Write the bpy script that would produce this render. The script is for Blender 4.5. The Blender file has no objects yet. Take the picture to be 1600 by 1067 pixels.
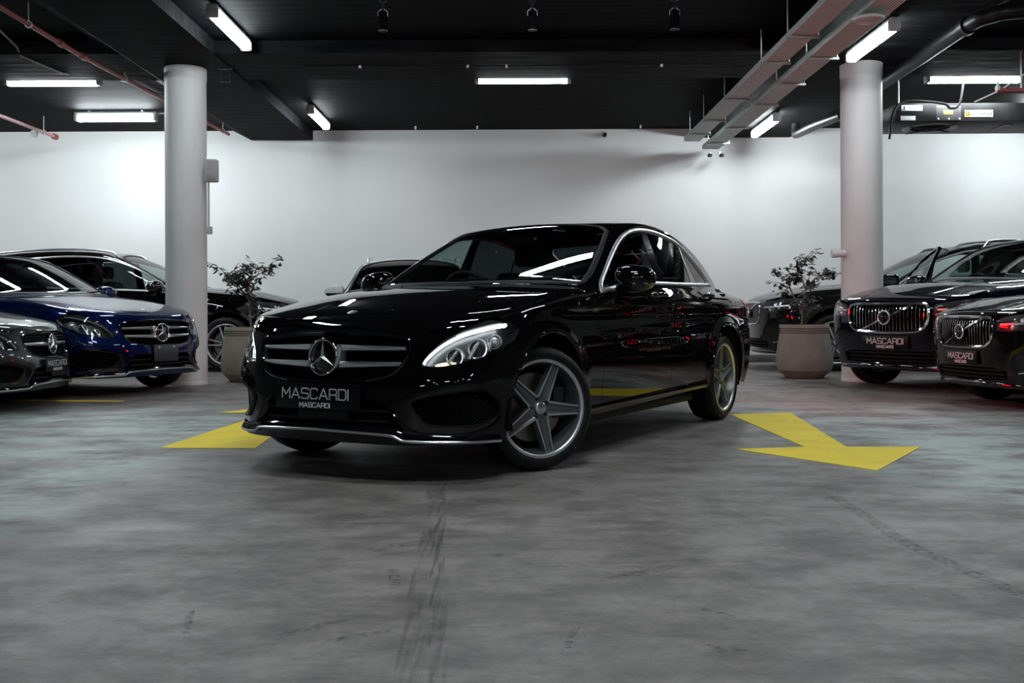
import bpy, bmesh, math, random
import numpy as np
from mathutils import Vector, Matrix
from mathutils.geometry import delaunay_2d_cdt

# ------------------------------------------------------------------ camera, world, exposure
scene = bpy.context.scene
COL = scene.collection
cam_data = bpy.data.cameras.new('camera'); cam = bpy.data.objects.new('camera', cam_data); COL.objects.link(cam)
CAM_H = 0.8211
cam.location = (0, 0, CAM_H)
cam.rotation_mode = 'QUATERNION'
cam.rotation_quaternion = (Matrix.Rotation(math.pi/2, 3, 'X') @ Matrix.Rotation(-0.0048, 3, 'Z')).to_quaternion()
cam_data.sensor_fit = 'HORIZONTAL'; cam_data.sensor_width = 36.0; cam_data.lens = 36.0
cam_data.shift_y = -45.1/1600.0
cam_data.clip_start = 0.05; cam_data.clip_end = 200
scene.camera = cam
world = bpy.data.worlds.new('world'); scene.world = world; world.use_nodes = True
world.node_tree.nodes['Background'].inputs[0].default_value = (0.0, 0.0, 0.0, 1)
world.node_tree.nodes['Background'].inputs[1].default_value = 0.0
scene.view_settings.view_transform = 'Standard'; scene.view_settings.look = 'None'
scene.view_settings.gamma = 1.0; scene.view_settings.use_curve_mapping = False
scene.view_settings.exposure = 0.0
TUBE = 104.0          # brightness of the ceiling tubes
scene.cycles.max_bounces = 8; scene.cycles.transparent_max_bounces = 16
scene.cycles.caustics_reflective = False; scene.cycles.caustics_refractive = False
scene.cycles.sample_clamp_indirect = 4.0

random.seed(7)
# ------------------------------------------------------------------ materials
def nmat(name):
    m = bpy.data.materials.new(name); m.use_nodes = True
    nt = m.node_tree; b = nt.nodes['Principled BSDF']
    return m, nt, b
def pmat(name, col, rough=.5, metal=0., coat=0., spec=.5, coat_rough=.02, emit=None, estr=0.):
    m, nt, b = nmat(name)
    b.inputs['Base Color'].default_value = (*col, 1); b.inputs['Roughness'].default_value = rough
    b.inputs['Metallic'].default_value = metal; b.inputs['Coat Weight'].default_value = coat
    b.inputs['Coat Roughness'].default_value = coat_rough; b.inputs['Specular IOR Level'].default_value = spec
    if emit: b.inputs['Emission Color'].default_value = (*emit, 1); b.inputs['Emission Strength'].default_value = estr
    return m
def noise_mat(name, c0, c1, scale=5, detail=6, rough=.7, bump=0., stretch=(1,1,1), lo=.35, hi=.65, spec=.5, metal=0):
    m, nt, b = nmat(name)
    tc = nt.nodes.new('ShaderNodeTexCoord'); mp = nt.nodes.new('ShaderNodeMapping'); mp.inputs['Scale'].default_value = stretch
    n = nt.nodes.new('ShaderNodeTexNoise'); n.inputs['Scale'].default_value = scale; n.inputs['Detail'].default_value = detail
    r = nt.nodes.new('ShaderNodeValToRGB'); r.color_ramp.elements[0].position = lo; r.color_ramp.elements[1].position = hi
    r.color_ramp.elements[0].color = (*c0, 1); r.color_ramp.elements[1].color = (*c1, 1)
    L = nt.links.new
    L(tc.outputs['Object'], mp.inputs[0]); L(mp.outputs[0], n.inputs[0]); L(n.outputs[0], r.inputs[0]); L(r.outputs[0], b.inputs['Base Color'])
    b.inputs['Roughness'].default_value = rough; b.inputs['Specular IOR Level'].default_value = spec; b.inputs['Metallic'].default_value = metal
    if bump:
        bp = nt.nodes.new('ShaderNodeBump'); bp.inputs['Strength'].default_value = bump; bp.inputs['Distance'].default_value = .02
        L(n.outputs[0], bp.inputs['Height']); L(bp.outputs[0], b.inputs['Normal'])
    return m
def glass_mat(name, tint, refl=1.0, rough=0.0):
    m = bpy.data.materials.new(name); m.use_nodes = True; nt = m.node_tree; nt.nodes.clear()
    o = nt.nodes.new('ShaderNodeOutputMaterial'); t = nt.nodes.new('ShaderNodeBsdfTransparent'); t.inputs[0].default_value = (*tint, 1)
    g = nt.nodes.new('ShaderNodeBsdfGlossy'); g.inputs['Roughness'].default_value = rough; g.inputs[0].default_value = (refl, refl, refl, 1)
    f = nt.nodes.new('ShaderNodeFresnel'); f.inputs[0].default_value = 1.5; mx = nt.nodes.new('ShaderNodeMixShader')
    L = nt.links.new
    ge = nt.nodes.new('ShaderNodeNewGeometry'); mr = nt.nodes.new('ShaderNodeMapRange'); mr.inputs[3].default_value = 1.5; mr.inputs[4].default_value = 1/1.5   # a thin pane reflects alike from both faces
    L(ge.outputs['Backfacing'], mr.inputs[0]); L(mr.outputs[0], f.inputs[0])
    L(f.outputs[0], mx.inputs[0]); L(t.outputs[0], mx.inputs[1]); L(g.outputs[0], mx.inputs[2]); L(mx.outputs[0], o.inputs[0])
    return m
def paint_mat(name, col, flake=0.0):
    m, nt, b = nmat(name)
    b.inputs['Base Color'].default_value = (*col, 1); b.inputs['Roughness'].default_value = .30 if flake else .5
    b.inputs['Metallic'].default_value = flake; b.inputs['Coat Weight'].default_value = 1.0; b.inputs['Coat Roughness'].default_value = .012
    b.inputs['Specular IOR Level'].default_value = .0
    return m
MAT = dict(
 black_paint=paint_mat('gloss_black_paint', (.0022, .0022, .0026)),
 blue_paint=paint_mat('deep_blue_metallic_paint', (.0035, .009, .055), .4),
 grey_paint=paint_mat('graphite_metallic_paint', (.040, .046, .049), .7),
 navy_paint=paint_mat('midnight_navy_paint', (.0022, .0034, .010), .2),
 onyx_paint=paint_mat('onyx_black_paint', (.0035, .0038, .004), .1),
 darkgrey_paint=paint_mat('dark_grey_green_paint', (.0075, .0085, .008), .3),
 white_paint=paint_mat('white_paint', (.72, .75, .75)),
 chrome=pmat('polished_chrome', (.78, .80, .81), .10, 1),
 trim=pmat('brushed_bright_trim', (.80, .82, .83), .34, .85),
 satin=pmat('satin_silver_trim', (.70, .73, .74), .32, 1),
 rim=pmat('machined_silver_alloy', (.78, .81, .82), .36, .9),
 rimdark=pmat('grey_painted_alloy', (.21, .228, .234), .40, .8),
 darkmetal=pmat('dark_cast_metal', (.05, .05, .052), .5, .6),
 lampdark=pmat('smoked_lamp_housing', (.045, .047, .05), .35, .5),
 disc=pmat('brake_disc_steel', (.34, .31, .27), .35, 1),
 rubber=noise_mat('tyre_rubber', (.006, .006, .007), (.011, .011, .012), 40, 3, .5, .1, spec=.3),
 plastic=pmat('matt_black_plastic', (.006, .006, .0065), .55, spec=.25),
 gloss=pmat('piano_black_trim', (.004, .004, .005), .08, 0, .6),
 mesh=pmat('black_grille_mesh', (.0025, .0025, .003), .5, spec=.12),
 void=pmat('dark_cavity', (.003, .003, .003), .9, spec=.1),
 glass=glass_mat('window_glass', (.56, .66, .64)),
 tint=glass_mat('privacy_glass', (.06, .07, .075)),
 lens=glass_mat('clear_lamp_lens', (.93, .95, .95)),
 redlens=glass_mat('red_lamp_lens', (.8, .04, .05)),
 leather=pmat('black_leather', (.008, .008, .009), .5, spec=.3),
 cream=pmat('cream_leather', (.42, .38, .33), .5),
 dash=pmat('soft_touch_dashboard', (.018, .018, .019), .6),
 reflector=pmat('lamp_reflector', (.82, .84, .86), .28, .9),
 drl=pmat('daytime_running_light', (1, 1, 1), .3, emit=(.93, .97, 1.0), estr=7.0),
 warm=pmat('warm_projector_glow', (.9, .8, .6), .3, emit=(1, .80, .5), estr=.9),
 red_glow=pmat('lit_tail_lamp', (.5, .01, .02), .3, emit=(1, .05, .09), estr=75.0),
 red_dim=pmat('tail_lamp_red', (.25, .004, .008), .25),
 amber=pmat('amber_reflector', (.7, .25, .03), .3),
 plate=pmat('black_number_plate', (.004, .004, .005), .3, spec=.25),
 letter=pmat('silver_lettering', (.62, .63, .64), .5),
 letter_white=pmat('white_lettering', (.85, .86, .87), .5),
)
# ------------------------------------------------------------------ object helpers
def link(name, me, mat=None, parent=None, smooth=False):
    if mat is not None:
        for m in (mat if isinstance(mat, (list, tuple)) else [mat]): me.materials.append(m if not isinstance(m, str) else MAT[m])
    o = bpy.data.objects.new(name, me); COL.objects.link(o)
    if parent is not None: o.parent = parent
    if smooth: me.polygons.foreach_set('use_smooth', [True]*len(me.polygons))
    return o
def mesh_from(V, F, N=None, mi=None):
    me = bpy.data.meshes.new('m'); me.from_pydata([tuple(v) for v in V], [], [tuple(f) for f in F])
    if mi is not None: me.polygons.foreach_set('material_index', mi)
    if N is not None:
        me.polygons.foreach_set('use_smooth', [True]*len(me.polygons))
        me.normals_split_custom_set_from_vertices([tuple(n) for n in N])
    me.update(); return me
def bm_obj(name, bm, mat, parent=None, smooth=False, angle=None):
    bmesh.ops.recalc_face_normals(bm, faces=bm.faces)
    me = bpy.data.meshes.new(name); bm.to_mesh(me); bm.free()
    o = link(name, me, mat, parent, smooth)
    if smooth and angle is not None: me.set_sharp_from_angle(angle=math.radians(angle))
    return o
def empty(name, loc=(0, 0, 0), rz=0, parent=None):
    o = bpy.data.objects.new(name, None); COL.objects.link(o); o.location = loc; o.rotation_euler = (0, 0, rz)
    o.empty_display_size = .1
    if parent is not None: o.parent = parent
    return o
def tag(o, label=None, cat=None, group=None, kind=None):
    if label: o['label'] = label
    if cat: o['category'] = cat
    if group: o['group'] = group
    if kind: o['kind'] = kind
    return o
def add_box(bm, c, s, rot=None, bev=0, seg=2):
    r = bmesh.ops.create_cube(bm, size=1.0); vs = r['verts']
    bmesh.ops.scale(bm, vec=s, verts=vs)
    if bev:
        es = list({e for v in vs for e in v.link_edges})
        rr = bmesh.ops.bevel(bm, geom=es, offset=bev, segments=seg, affect='EDGES', profile=.5)
        vs = list({v for f in rr['faces'] for v in f.verts} | {v for v in vs if v.is_valid})
    if rot is not None: bmesh.ops.rotate(bm, cent=(0, 0, 0), matrix=rot, verts=vs)
    bmesh.ops.translate(bm, vec=c, verts=vs); return vs
def box_obj(name, c, s, mat, parent=None, bev=0, rot=None, seg=2):
    bm = bmesh.new(); add_box(bm, c, s, rot, bev, seg); return bm_obj(name, bm, mat, parent, bool(bev), 40)
def lathe_arrays(prof, n=48, axis='z'):
    V, F = [], []; k = len(prof)
    for i in range(n):
        a = 2*math.pi*i/n; c, s = math.cos(a), math.sin(a)
        for r, h in prof:
            V.append((r*c, r*s, h) if axis == 'z' else (r*c, h, r*s))
    for i in range(n):
        j = (i+1) % n
        for q in range(k-1): F.append((i*k+q, j*k+q, j*k+q+1, i*k+q+1))
    return V, F
def lathe(name, prof, mat, parent=None, n=48, axis='z', angle=35, loc=None):
    V, F = lathe_arrays(prof, n, axis); bm = bmesh.new(); vs = [bm.verts.new(v) for v in V]
    for f in F:
        try: bm.faces.new([vs[i] for i in f])
        except ValueError: pass
    bmesh.ops.remove_doubles(bm, verts=bm.verts, dist=1e-5)
    o = bm_obj(name, bm, mat, parent, True, angle)
    if loc: o.location = loc
    return o
def tube_arrays(pts, r, n=8, cap=True, closed=False):
    P = [Vector(p) for p in pts]; V, F = [], []; up = None; m = len(P)
    for i, p in enumerate(P):
        if closed: t = (P[(i+1) % m]-P[i-1]).normalized()
        else: t = (P[min(i+1, m-1)]-P[max(i-1, 0)]).normalized()
        if up is None: up = Vector((0, 0, 1)) if abs(t.z) < .9 else Vector((1, 0, 0))
        b = t.cross(up).normalized(); up = b.cross(t).normalized()
        rr = r[i] if isinstance(r, (list, tuple)) else r
        for k in range(n):
            a = 2*math.pi*k/n; V.append(p+b*(rr*math.cos(a))+up*(rr*math.sin(a)))
    for i in range(m if closed else m-1):
        j = (i+1) % m
        for k in range(n):
            q = (k+1) % n; F.append((i*n+k, i*n+q, j*n+q, j*n+k))
    if cap and not closed: F.append(tuple(range(n-1, -1, -1))); F.append(tuple((m-1)*n+k for k in range(n)))
    return V, F
def tube(name, pts, r, mat, parent=None, n=8, closed=False):
    V, F = tube_arrays(pts, r, n, True, closed); me = mesh_from(V, F); o = link(name, me, mat, parent, True)
    me.set_sharp_from_angle(angle=math.radians(50)); return o
def cr(pts, n=5, closed=False):
    """Catmull-Rom through points"""
    P = [np.array(p, float) for p in pts]; m = len(P); out = []
    for i in range(m if closed else m-1):
        p0 = P[i-1] if (i > 0 or closed) else 2*P[0]-P[1]; p1 = P[i]; p2 = P[(i+1) % m]
        p3 = P[(i+2) % m] if (i+2 < m or closed) else 2*P[-1]-P[-2]
        for k in range(n):
            t = k/n; out.append(.5*((2*p1)+(-p0+p2)*t+(2*p0-5*p1+4*p2-p3)*t*t+(-p0+3*p1-3*p2+p3)*t**3))
    if not closed: out.append(P[-1])
    return np.array(out)
# single-stroke lettering, wide and square-cornered, built as flat raised strips
GLYPH = {
 'M': [[(0, 0), (0, 1), (.5, .35), (1, 1), (1, 0)]], 'A': [[(0, 0), (.5, 1), (1, 0)], [(.22, .3), (.78, .3)]],
 'S': [[(1, .9), (.9, 1), (.1, 1), (0, .9), (0, .6), (.1, .52), (.9, .48), (1, .4), (1, .1), (.9, 0), (.1, 0), (0, .1)]],
 'C': [[(1, .85), (.85, 1), (.15, 1), (0, .85), (0, .15), (.15, 0), (.85, 0), (1, .15)]],
 'R': [[(0, 0), (0, 1), (.85, 1), (1, .88), (1, .6), (.85, .45), (0, .45)], [(.85, .45), (1, .3), (1, 0)]],
 'D': [[(0, 0), (0, 1), (.8, 1), (1, .82), (1, .18), (.8, 0), (0, 0)]], 'I': [[(0, 0), (0, 1)]],
 'Y': [[(0, 1), (.5, .5), (1, 1)], [(.5, .5), (.5, 0)]], 'N': [[(0, 0), (0, 1), (1, 0), (1, 1)]]}
GW = {'M': 1.15, 'A': 1.2, 'S': 1.05, 'C': 1.05, 'R': 1.05, 'D': 1.05, 'I': 0.02, 'Y': 1.0, 'N': 1.0}
def lettering(name, text, width, height, mat, parent, M, stroke=.13, depth=.0012, gap=.32):
    """flat letters centred on the origin of matrix M, x right, y up"""
    tot = sum(GW[c]+gap for c in text)-gap; sx = width/tot; x = -tot/2; V, F = [], []; w = stroke*height/2
    for c in text:
        for st in GLYPH[c]:
            P = [Vector(((x+a*GW[c])*sx, (b-.5)*height)) for a, b in st]
            for a, b in zip(P[:-1], P[1:]):
                d = (b-a).normalized(); nn = Vector((-d.y, d.x))*w; a2 = a-d*w*.9; b2 = b+d*w*.9; k = len(V)
                for z in (0, depth):
                    for q in (a2+nn, a2-nn, b2-nn, b2+nn): V.append(M @ Vector((q.x, q.y, z)))
                F += [(k+4, k+5, k+6, k+7), (k, k+1, k+5, k+4), (k+1, k+2, k+6, k+5), (k+2, k+3, k+7, k+6), (k+3, k, k+4, k+7)]
        x += GW[c]+gap
    return link(name, mesh_from(V, F), mat, parent)

def spl(pts):
    """natural cubic spline through (x,y) points, linear outside"""
    pts=sorted(pts); X=np.array([p[0] for p in pts],float); Y=np.array([p[1] for p in pts],float); n=len(X)
    h=np.diff(X); A=np.zeros((n,n)); b=np.zeros(n); A[0,0]=A[-1,-1]=1
    for i in range(1,n-1):
        A[i,i-1]=h[i-1];A[i,i]=2*(h[i-1]+h[i]);A[i,i+1]=h[i]
        b[i]=6*((Y[i+1]-Y[i])/h[i]-(Y[i]-Y[i-1])/h[i-1])
    M=np.linalg.solve(A,b)
    s0=(Y[1]-Y[0])/h[0]-h[0]*M[1]/6; s1=(Y[-1]-Y[-2])/h[-1]+h[-1]*M[-2]/6
    def f(x):
        x=np.asarray(x,float); xc=np.clip(x,X[0],X[-1])
        i=np.clip(np.searchsorted(X,xc)-1,0,n-2); t0=X[i+1]-xc; t1=xc-X[i]; hh=h[i]
        v=M[i]*t0**3/(6*hh)+M[i+1]*t1**3/(6*hh)+(Y[i]/hh-M[i]*hh/6)*t0+(Y[i+1]/hh-M[i+1]*hh/6)*t1
        return v+np.where(x<X[0],(x-X[0])*s0,0)+np.where(x>X[-1],(x-X[-1])*s1,0)
    return f
def smax(a,b,k):
    h=np.maximum(k-np.abs(a-b),0)/k
    return np.maximum(a,b)+h*h*k*.25
def sstep(a,b,x):
    t=np.clip((np.asarray(x)-a)/(b-a),0,1); return t*t*(3-2*t)

class Body:
    """implicit car body: tub (below the belt) and greenhouse, left side y>0, symmetric"""
    def __init__(s,d):
        for k,v in d.items(): setattr(s,k,spl(v) if isinstance(v,list) else v)
    def tub(s,x,y,z):
        y=np.abs(y)
        W=s.Wp(x)+s.V(z)
        for (cx,cz,R,a,w) in s.flare:
            r=np.hypot(x-cx,z-cz); W=W+a*np.exp(-((r-R)/w)**2)
        if s.extraW: W=W+s.extraW(x,z)
        side=y-W
        top=(z-(s.Hc(x)-s.crown(x)*(y/.8)**2-s.crown2*np.maximum(y/.8,0)**6))*.95
        sw=s.sweep(z)
        front=(x-(s.Fc(z)-s.bow(y*sw)))*.85
        rear=(s.Rc(z)+s.rbow(y)-x)*.9
        f=smax(top,front,s.k_tf)
        f=smax(f,side,s.k_ts(x) if callable(s.k_ts) else s.k_ts)
        f=smax(f,rear,s.k_r)
        return f
    def house(s,x,y,z):
        y=np.abs(y)
        W=s.wb(x)-s.tum*(z-s.zb)-s.tum2*(z-s.zb)**2
        c=s.cw+(s.cr-s.cw)*sstep(s.cx0,s.cx1,-x)
        top=(z-(s.Roof(x+c*y*y)-s.rcrown*y*y))*.8
        return np.maximum(smax(top,(y-W)*.95,s.k_g),s.zb-.13-z)
    def grad(s,f,P,e=2e-3):
        x,y,z=P[:,0],P[:,1],P[:,2]
        g=np.stack([f(x+e,y,z)-f(x-e,y,z),f(x,y+e,z)-f(x,y-e,z),f(x,y,z+e)-f(x,y,z-e)],1)
        return g/np.maximum(np.linalg.norm(g,axis=1,keepdims=True),1e-9)
    def hit(s,f,O,D,t0,t1,n=60):
        """first outside->inside crossing along rays O+tD marching t0->t1 (from outside)"""
        O=np.atleast_2d(O).astype(float);D=np.broadcast_to(np.asarray(D,float),O.shape)
        N=len(O); a=np.full(N,np.nan); b=np.full(N,np.nan); ts=np.linspace(t0,t1,n); prev=None
        ev=lambda t:f(O[:,0]+t*D[:,0],O[:,1]+t*D[:,1],O[:,2]+t*D[:,2])
        fp=ev(np.full(N,ts[0])); best=np.full(N,1e9); bt=np.full(N,t1)
        for i in range(1,n):
            fc=ev(np.full(N,ts[i])); m=np.isnan(a)&(fp>0)&(fc<=0)
            a[m]=ts[i-1]; b[m]=ts[i]
            q=np.abs(fc)<best; best=np.where(q,np.abs(fc),best); bt=np.where(q,ts[i],bt); fp=fc
        miss=np.isnan(a); a[miss]=bt[miss]; b[miss]=bt[miss]
        for _ in range(34):
            m=.5*(a+b); v=ev(m)<=0; b=np.where(v,m,b); a=np.where(v,a,m)
        return O+b[:,None]*D, miss

def sedan_creases(x,z):
    zc=.852-.014*(x+.6); r=.009*np.exp(-np.abs(z-zc)/.013)*sstep(-.05,-.45,x)*sstep(-3.6,-3.2,x)
    zl=.690-.040*(x+.6); r=r+.007*np.exp(-np.abs(z-zl)/.012)*sstep(-.55,-.8,x)*sstep(-2.75,-2.45,x)
    return r
SEDAN=dict(
 Wp=[(.9,.80),(.6,.838),(.3,.862),(0,.878),(-.4,.876),(-1,.88),(-1.6,.885),(-2.2,.89),(-2.8,.893),(-3.2,.882),(-3.55,.86),(-3.8,.83),(-4.,.80)],
 V=[(.15,-.075),(.24,-.045),(.35,-.022),(.48,-.006),(.6,0),(.70,-.008),(.78,-.021),(.825,-.021),(.855,-.017),(.885,-.020),(.93,-.028),(.97,-.040),(1.0,-.054),(1.05,-.09),(1.1,-.14),(1.2,-.24)],
 flare=((-.03,.33,.40,.010,.05),(-2.86,.33,.40,.012,.06)), extraW=sedan_creases,
 Hc=[(.9,.60),(.78,.71),(.70,.762),(.62,.798),(.5,.834),(.3,.879),(.05,.928),(-.28,.974),(-.6,.995),(-1,1.0),(-2.4,1.01),(-2.9,1.035),(-3.2,1.05),(-3.5,1.045),(-3.75,1.025),(-3.95,.98)],
 crown=[(.9,.03),(.3,.03),(-.6,.03),(-1.6,.03),(-2.4,.045),(-3.0,.085),(-3.8,.12)],crown2=.012,
 sweep=[(.1,1.0),(.3,1.0),(.4,.98),(.5,.945),(.58,.94),(.68,.96),(.78,.99),(.9,1.02)],
 Fc=[(.1,.74),(.19,.785),(.26,.795),(.36,.792),(.44,.786),(.5,.774),(.56,.754),(.65,.735),(.72,.718),(.8,.69),(.9,.64)],
 bow=[(0,0),(.1,.001),(.2,.008),(.3,.022),(.4,.044),(.5,.078),(.6,.128),(.7,.205),(.78,.30),(.85,.43),(.92,.62),(1.0,.9)],
 Rc=[(.1,-3.6),(.22,-3.74),(.35,-3.85),(.5,-3.89),(.62,-3.885),(.75,-3.85),(.9,-3.815),(1.02,-3.80),(1.1,-3.79)],
 rbow=[(0,0),(.2,.008),(.4,.035),(.6,.085),(.7,.135),(.78,.205),(.85,.31),(.95,.56)],
 k_tf=.05,k_ts=.09,k_r=.06,k_join=.05,
 wb=[(0,.70),(-.4,.765),(-.8,.79),(-1.2,.80),(-1.8,.808),(-2.3,.797),(-2.7,.757),(-3.0,.707),(-3.3,.645),(-3.6,.58)],
 zb=1.0,tum=.34,tum2=.12,
 Roof=[(.3,.50),(-.1,.775),(-.42,.955),(-.6,1.05),(-.8,1.15),(-1.0,1.245),(-1.2,1.332),(-1.38,1.397),(-1.6,1.434),(-1.9,1.449),(-2.2,1.442),(-2.5,1.41),(-2.8,1.353),(-3.1,1.262),(-3.4,1.14),(-3.6,1.045),(-4,.85)],
 cw=.32,cr=-.28,cx0=1.1,cx1=2.6,rcrown=.048,k_g=.06)

# ------------------------------------------------------------------ curved panels cut from an analytic body
class PSide:
    def to2(s, P): return np.stack([P[:, 0], P[:, 2]], 1)
    def rays(s, q): z = np.zeros(len(q)); return np.stack([q[:, 0], z+1.5, q[:, 1]], 1), np.array([0, -1., 0]), 1.3
class PTop:
    def to2(s, P): return P[:, :2].copy()
    def rays(s, q): z = np.zeros(len(q)); return np.stack([q[:, 0], q[:, 1], z+2.4], 1), np.array([0, 0, -1.]), 2.0
class PFront:
    def to2(s, P): return P[:, 1:].copy()
    def rays(s, q): z = np.zeros(len(q)); return np.stack([z+2., q[:, 0], q[:, 1]], 1), np.array([-1., 0, 0]), 2.2
class PObl:
    def __init__(s, deg): s.c, s.s = math.cos(math.radians(deg)), math.sin(math.radians(deg))
    def to2(s, P): return np.stack([P[:, 0], P[:, 2]*s.c-P[:, 1]*s.s], 1)
    def rays(s, q):
        O = np.stack([q[:, 0], -q[:, 1]*s.s+2*s.c, q[:, 1]*s.c+2*s.s], 1)
        return O, np.array([0, -s.c, -s.s]), np.maximum((O[:, 1]-.35)/s.c, .1)
class PWrap:
    def __init__(s, x0, sign, R=.8): s.x0, s.g, s.R = x0, sign, R
    def to2(s, P): return np.stack([np.arctan2(P[:, 1], s.g*(P[:, 0]-s.x0))*s.R, P[:, 2]], 1)
    def rays(s, q):
        a = q[:, 0]/s.R; c, n = s.g*np.cos(a), np.sin(a); z = np.zeros(len(q))
        return np.stack([s.x0+3*c, 3*n, q[:, 1]], 1), np.stack([-c, -n, z], 1), 2.95
class PHouse:
    def __init__(s, z0, R=.65): s.z0, s.R = z0, R
    def to2(s, P): return np.stack([P[:, 0], -np.arctan2(P[:, 2]-s.z0, P[:, 1])*s.R], 1)
    def rays(s, q):
        a = -q[:, 1]/s.R; c, n = np.cos(a), np.sin(a); z = np.zeros(len(q))
        return np.stack([q[:, 0], 2*c, s.z0+2*n], 1), np.stack([z, -c, -n], 1), 1.98
def pip(P, poly):
    x, y = P[:, 0][:, None], P[:, 1][:, None]; a = poly; b = np.roll(poly, -1, 0)
    m = ((a[:, 1] > y) != (b[:, 1] > y)) & (x < (b[:, 0]-a[:, 0])*(y-a[:, 1])/np.where(b[:, 1] == a[:, 1], 1e-12, b[:, 1]-a[:, 1])+a[:, 0])
    return m.sum(1) % 2 == 1
def seg_dist(P, poly):
    a = poly; d = np.roll(poly, -1, 0)-a; L = np.maximum((d**2).sum(1), 1e-12)
    t = np.clip(((P[:, None, :]-a)*d).sum(2)/L, 0, 1)
    return np.sqrt((((a+t[..., None]*d)-P[:, None, :])**2).sum(2).min(1))
def resample(poly, res):
    out = []
    for a, b in zip(poly, np.roll(poly, -1, 0)):
        n = max(1, int(math.ceil(np.linalg.norm(b-a)/res)))
        if np.linalg.norm(b-a) < 1e-5: continue
        for k in range(n): out.append(a+(b-a)*k/n)
    return np.array(out)
def area2(p): q = np.roll(p, -1, 0); return .5*(p[:, 0]*q[:, 1]-q[:, 0]*p[:, 1]).sum()
def inset(poly, g):
    if g == 0: return poly
    p = poly if area2(poly) > 0 else poly[::-1]
    d = np.roll(p, -1, 0)-p; d /= np.maximum(np.linalg.norm(d, axis=1, keepdims=True), 1e-9); n = np.stack([-d[:, 1], d[:, 0]], 1)
    m = n+np.roll(n, 1, 0); L = (m*m).sum(1, keepdims=True); m = 2*m/np.maximum(L, .6)
    return p+m*g
def clip_half(poly, a, b):
    """keep the part left of the line a->b"""
    a, b = np.array(a, float), np.array(b, float); nrm = np.array([-(b-a)[1], (b-a)[0]]); out = []
    dist = [(p-a) @ nrm for p in poly]
    for i in range(len(poly)):
        p, q, dp, dq = poly[i], poly[(i+1) % len(poly)], dist[i], dist[(i+1) % len(poly)]
        if dp >= 0: out.append(p)
        if dp*dq < 0: out.append(p+(q-p)*dp/(dp-dq))
    return np.array(out)
def sym(half):
    """closed loop from a half outline that starts and ends on the centreline"""
    h = np.array(half, float); r = h[1:-1][::-1].copy(); r[:, 1] *= -1
    return np.concatenate([h, r])
def mirror(A):
    V, N, F = A; return V*[1, -1, 1], N*[1, -1, 1], [f[::-1] for f in F]
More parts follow.
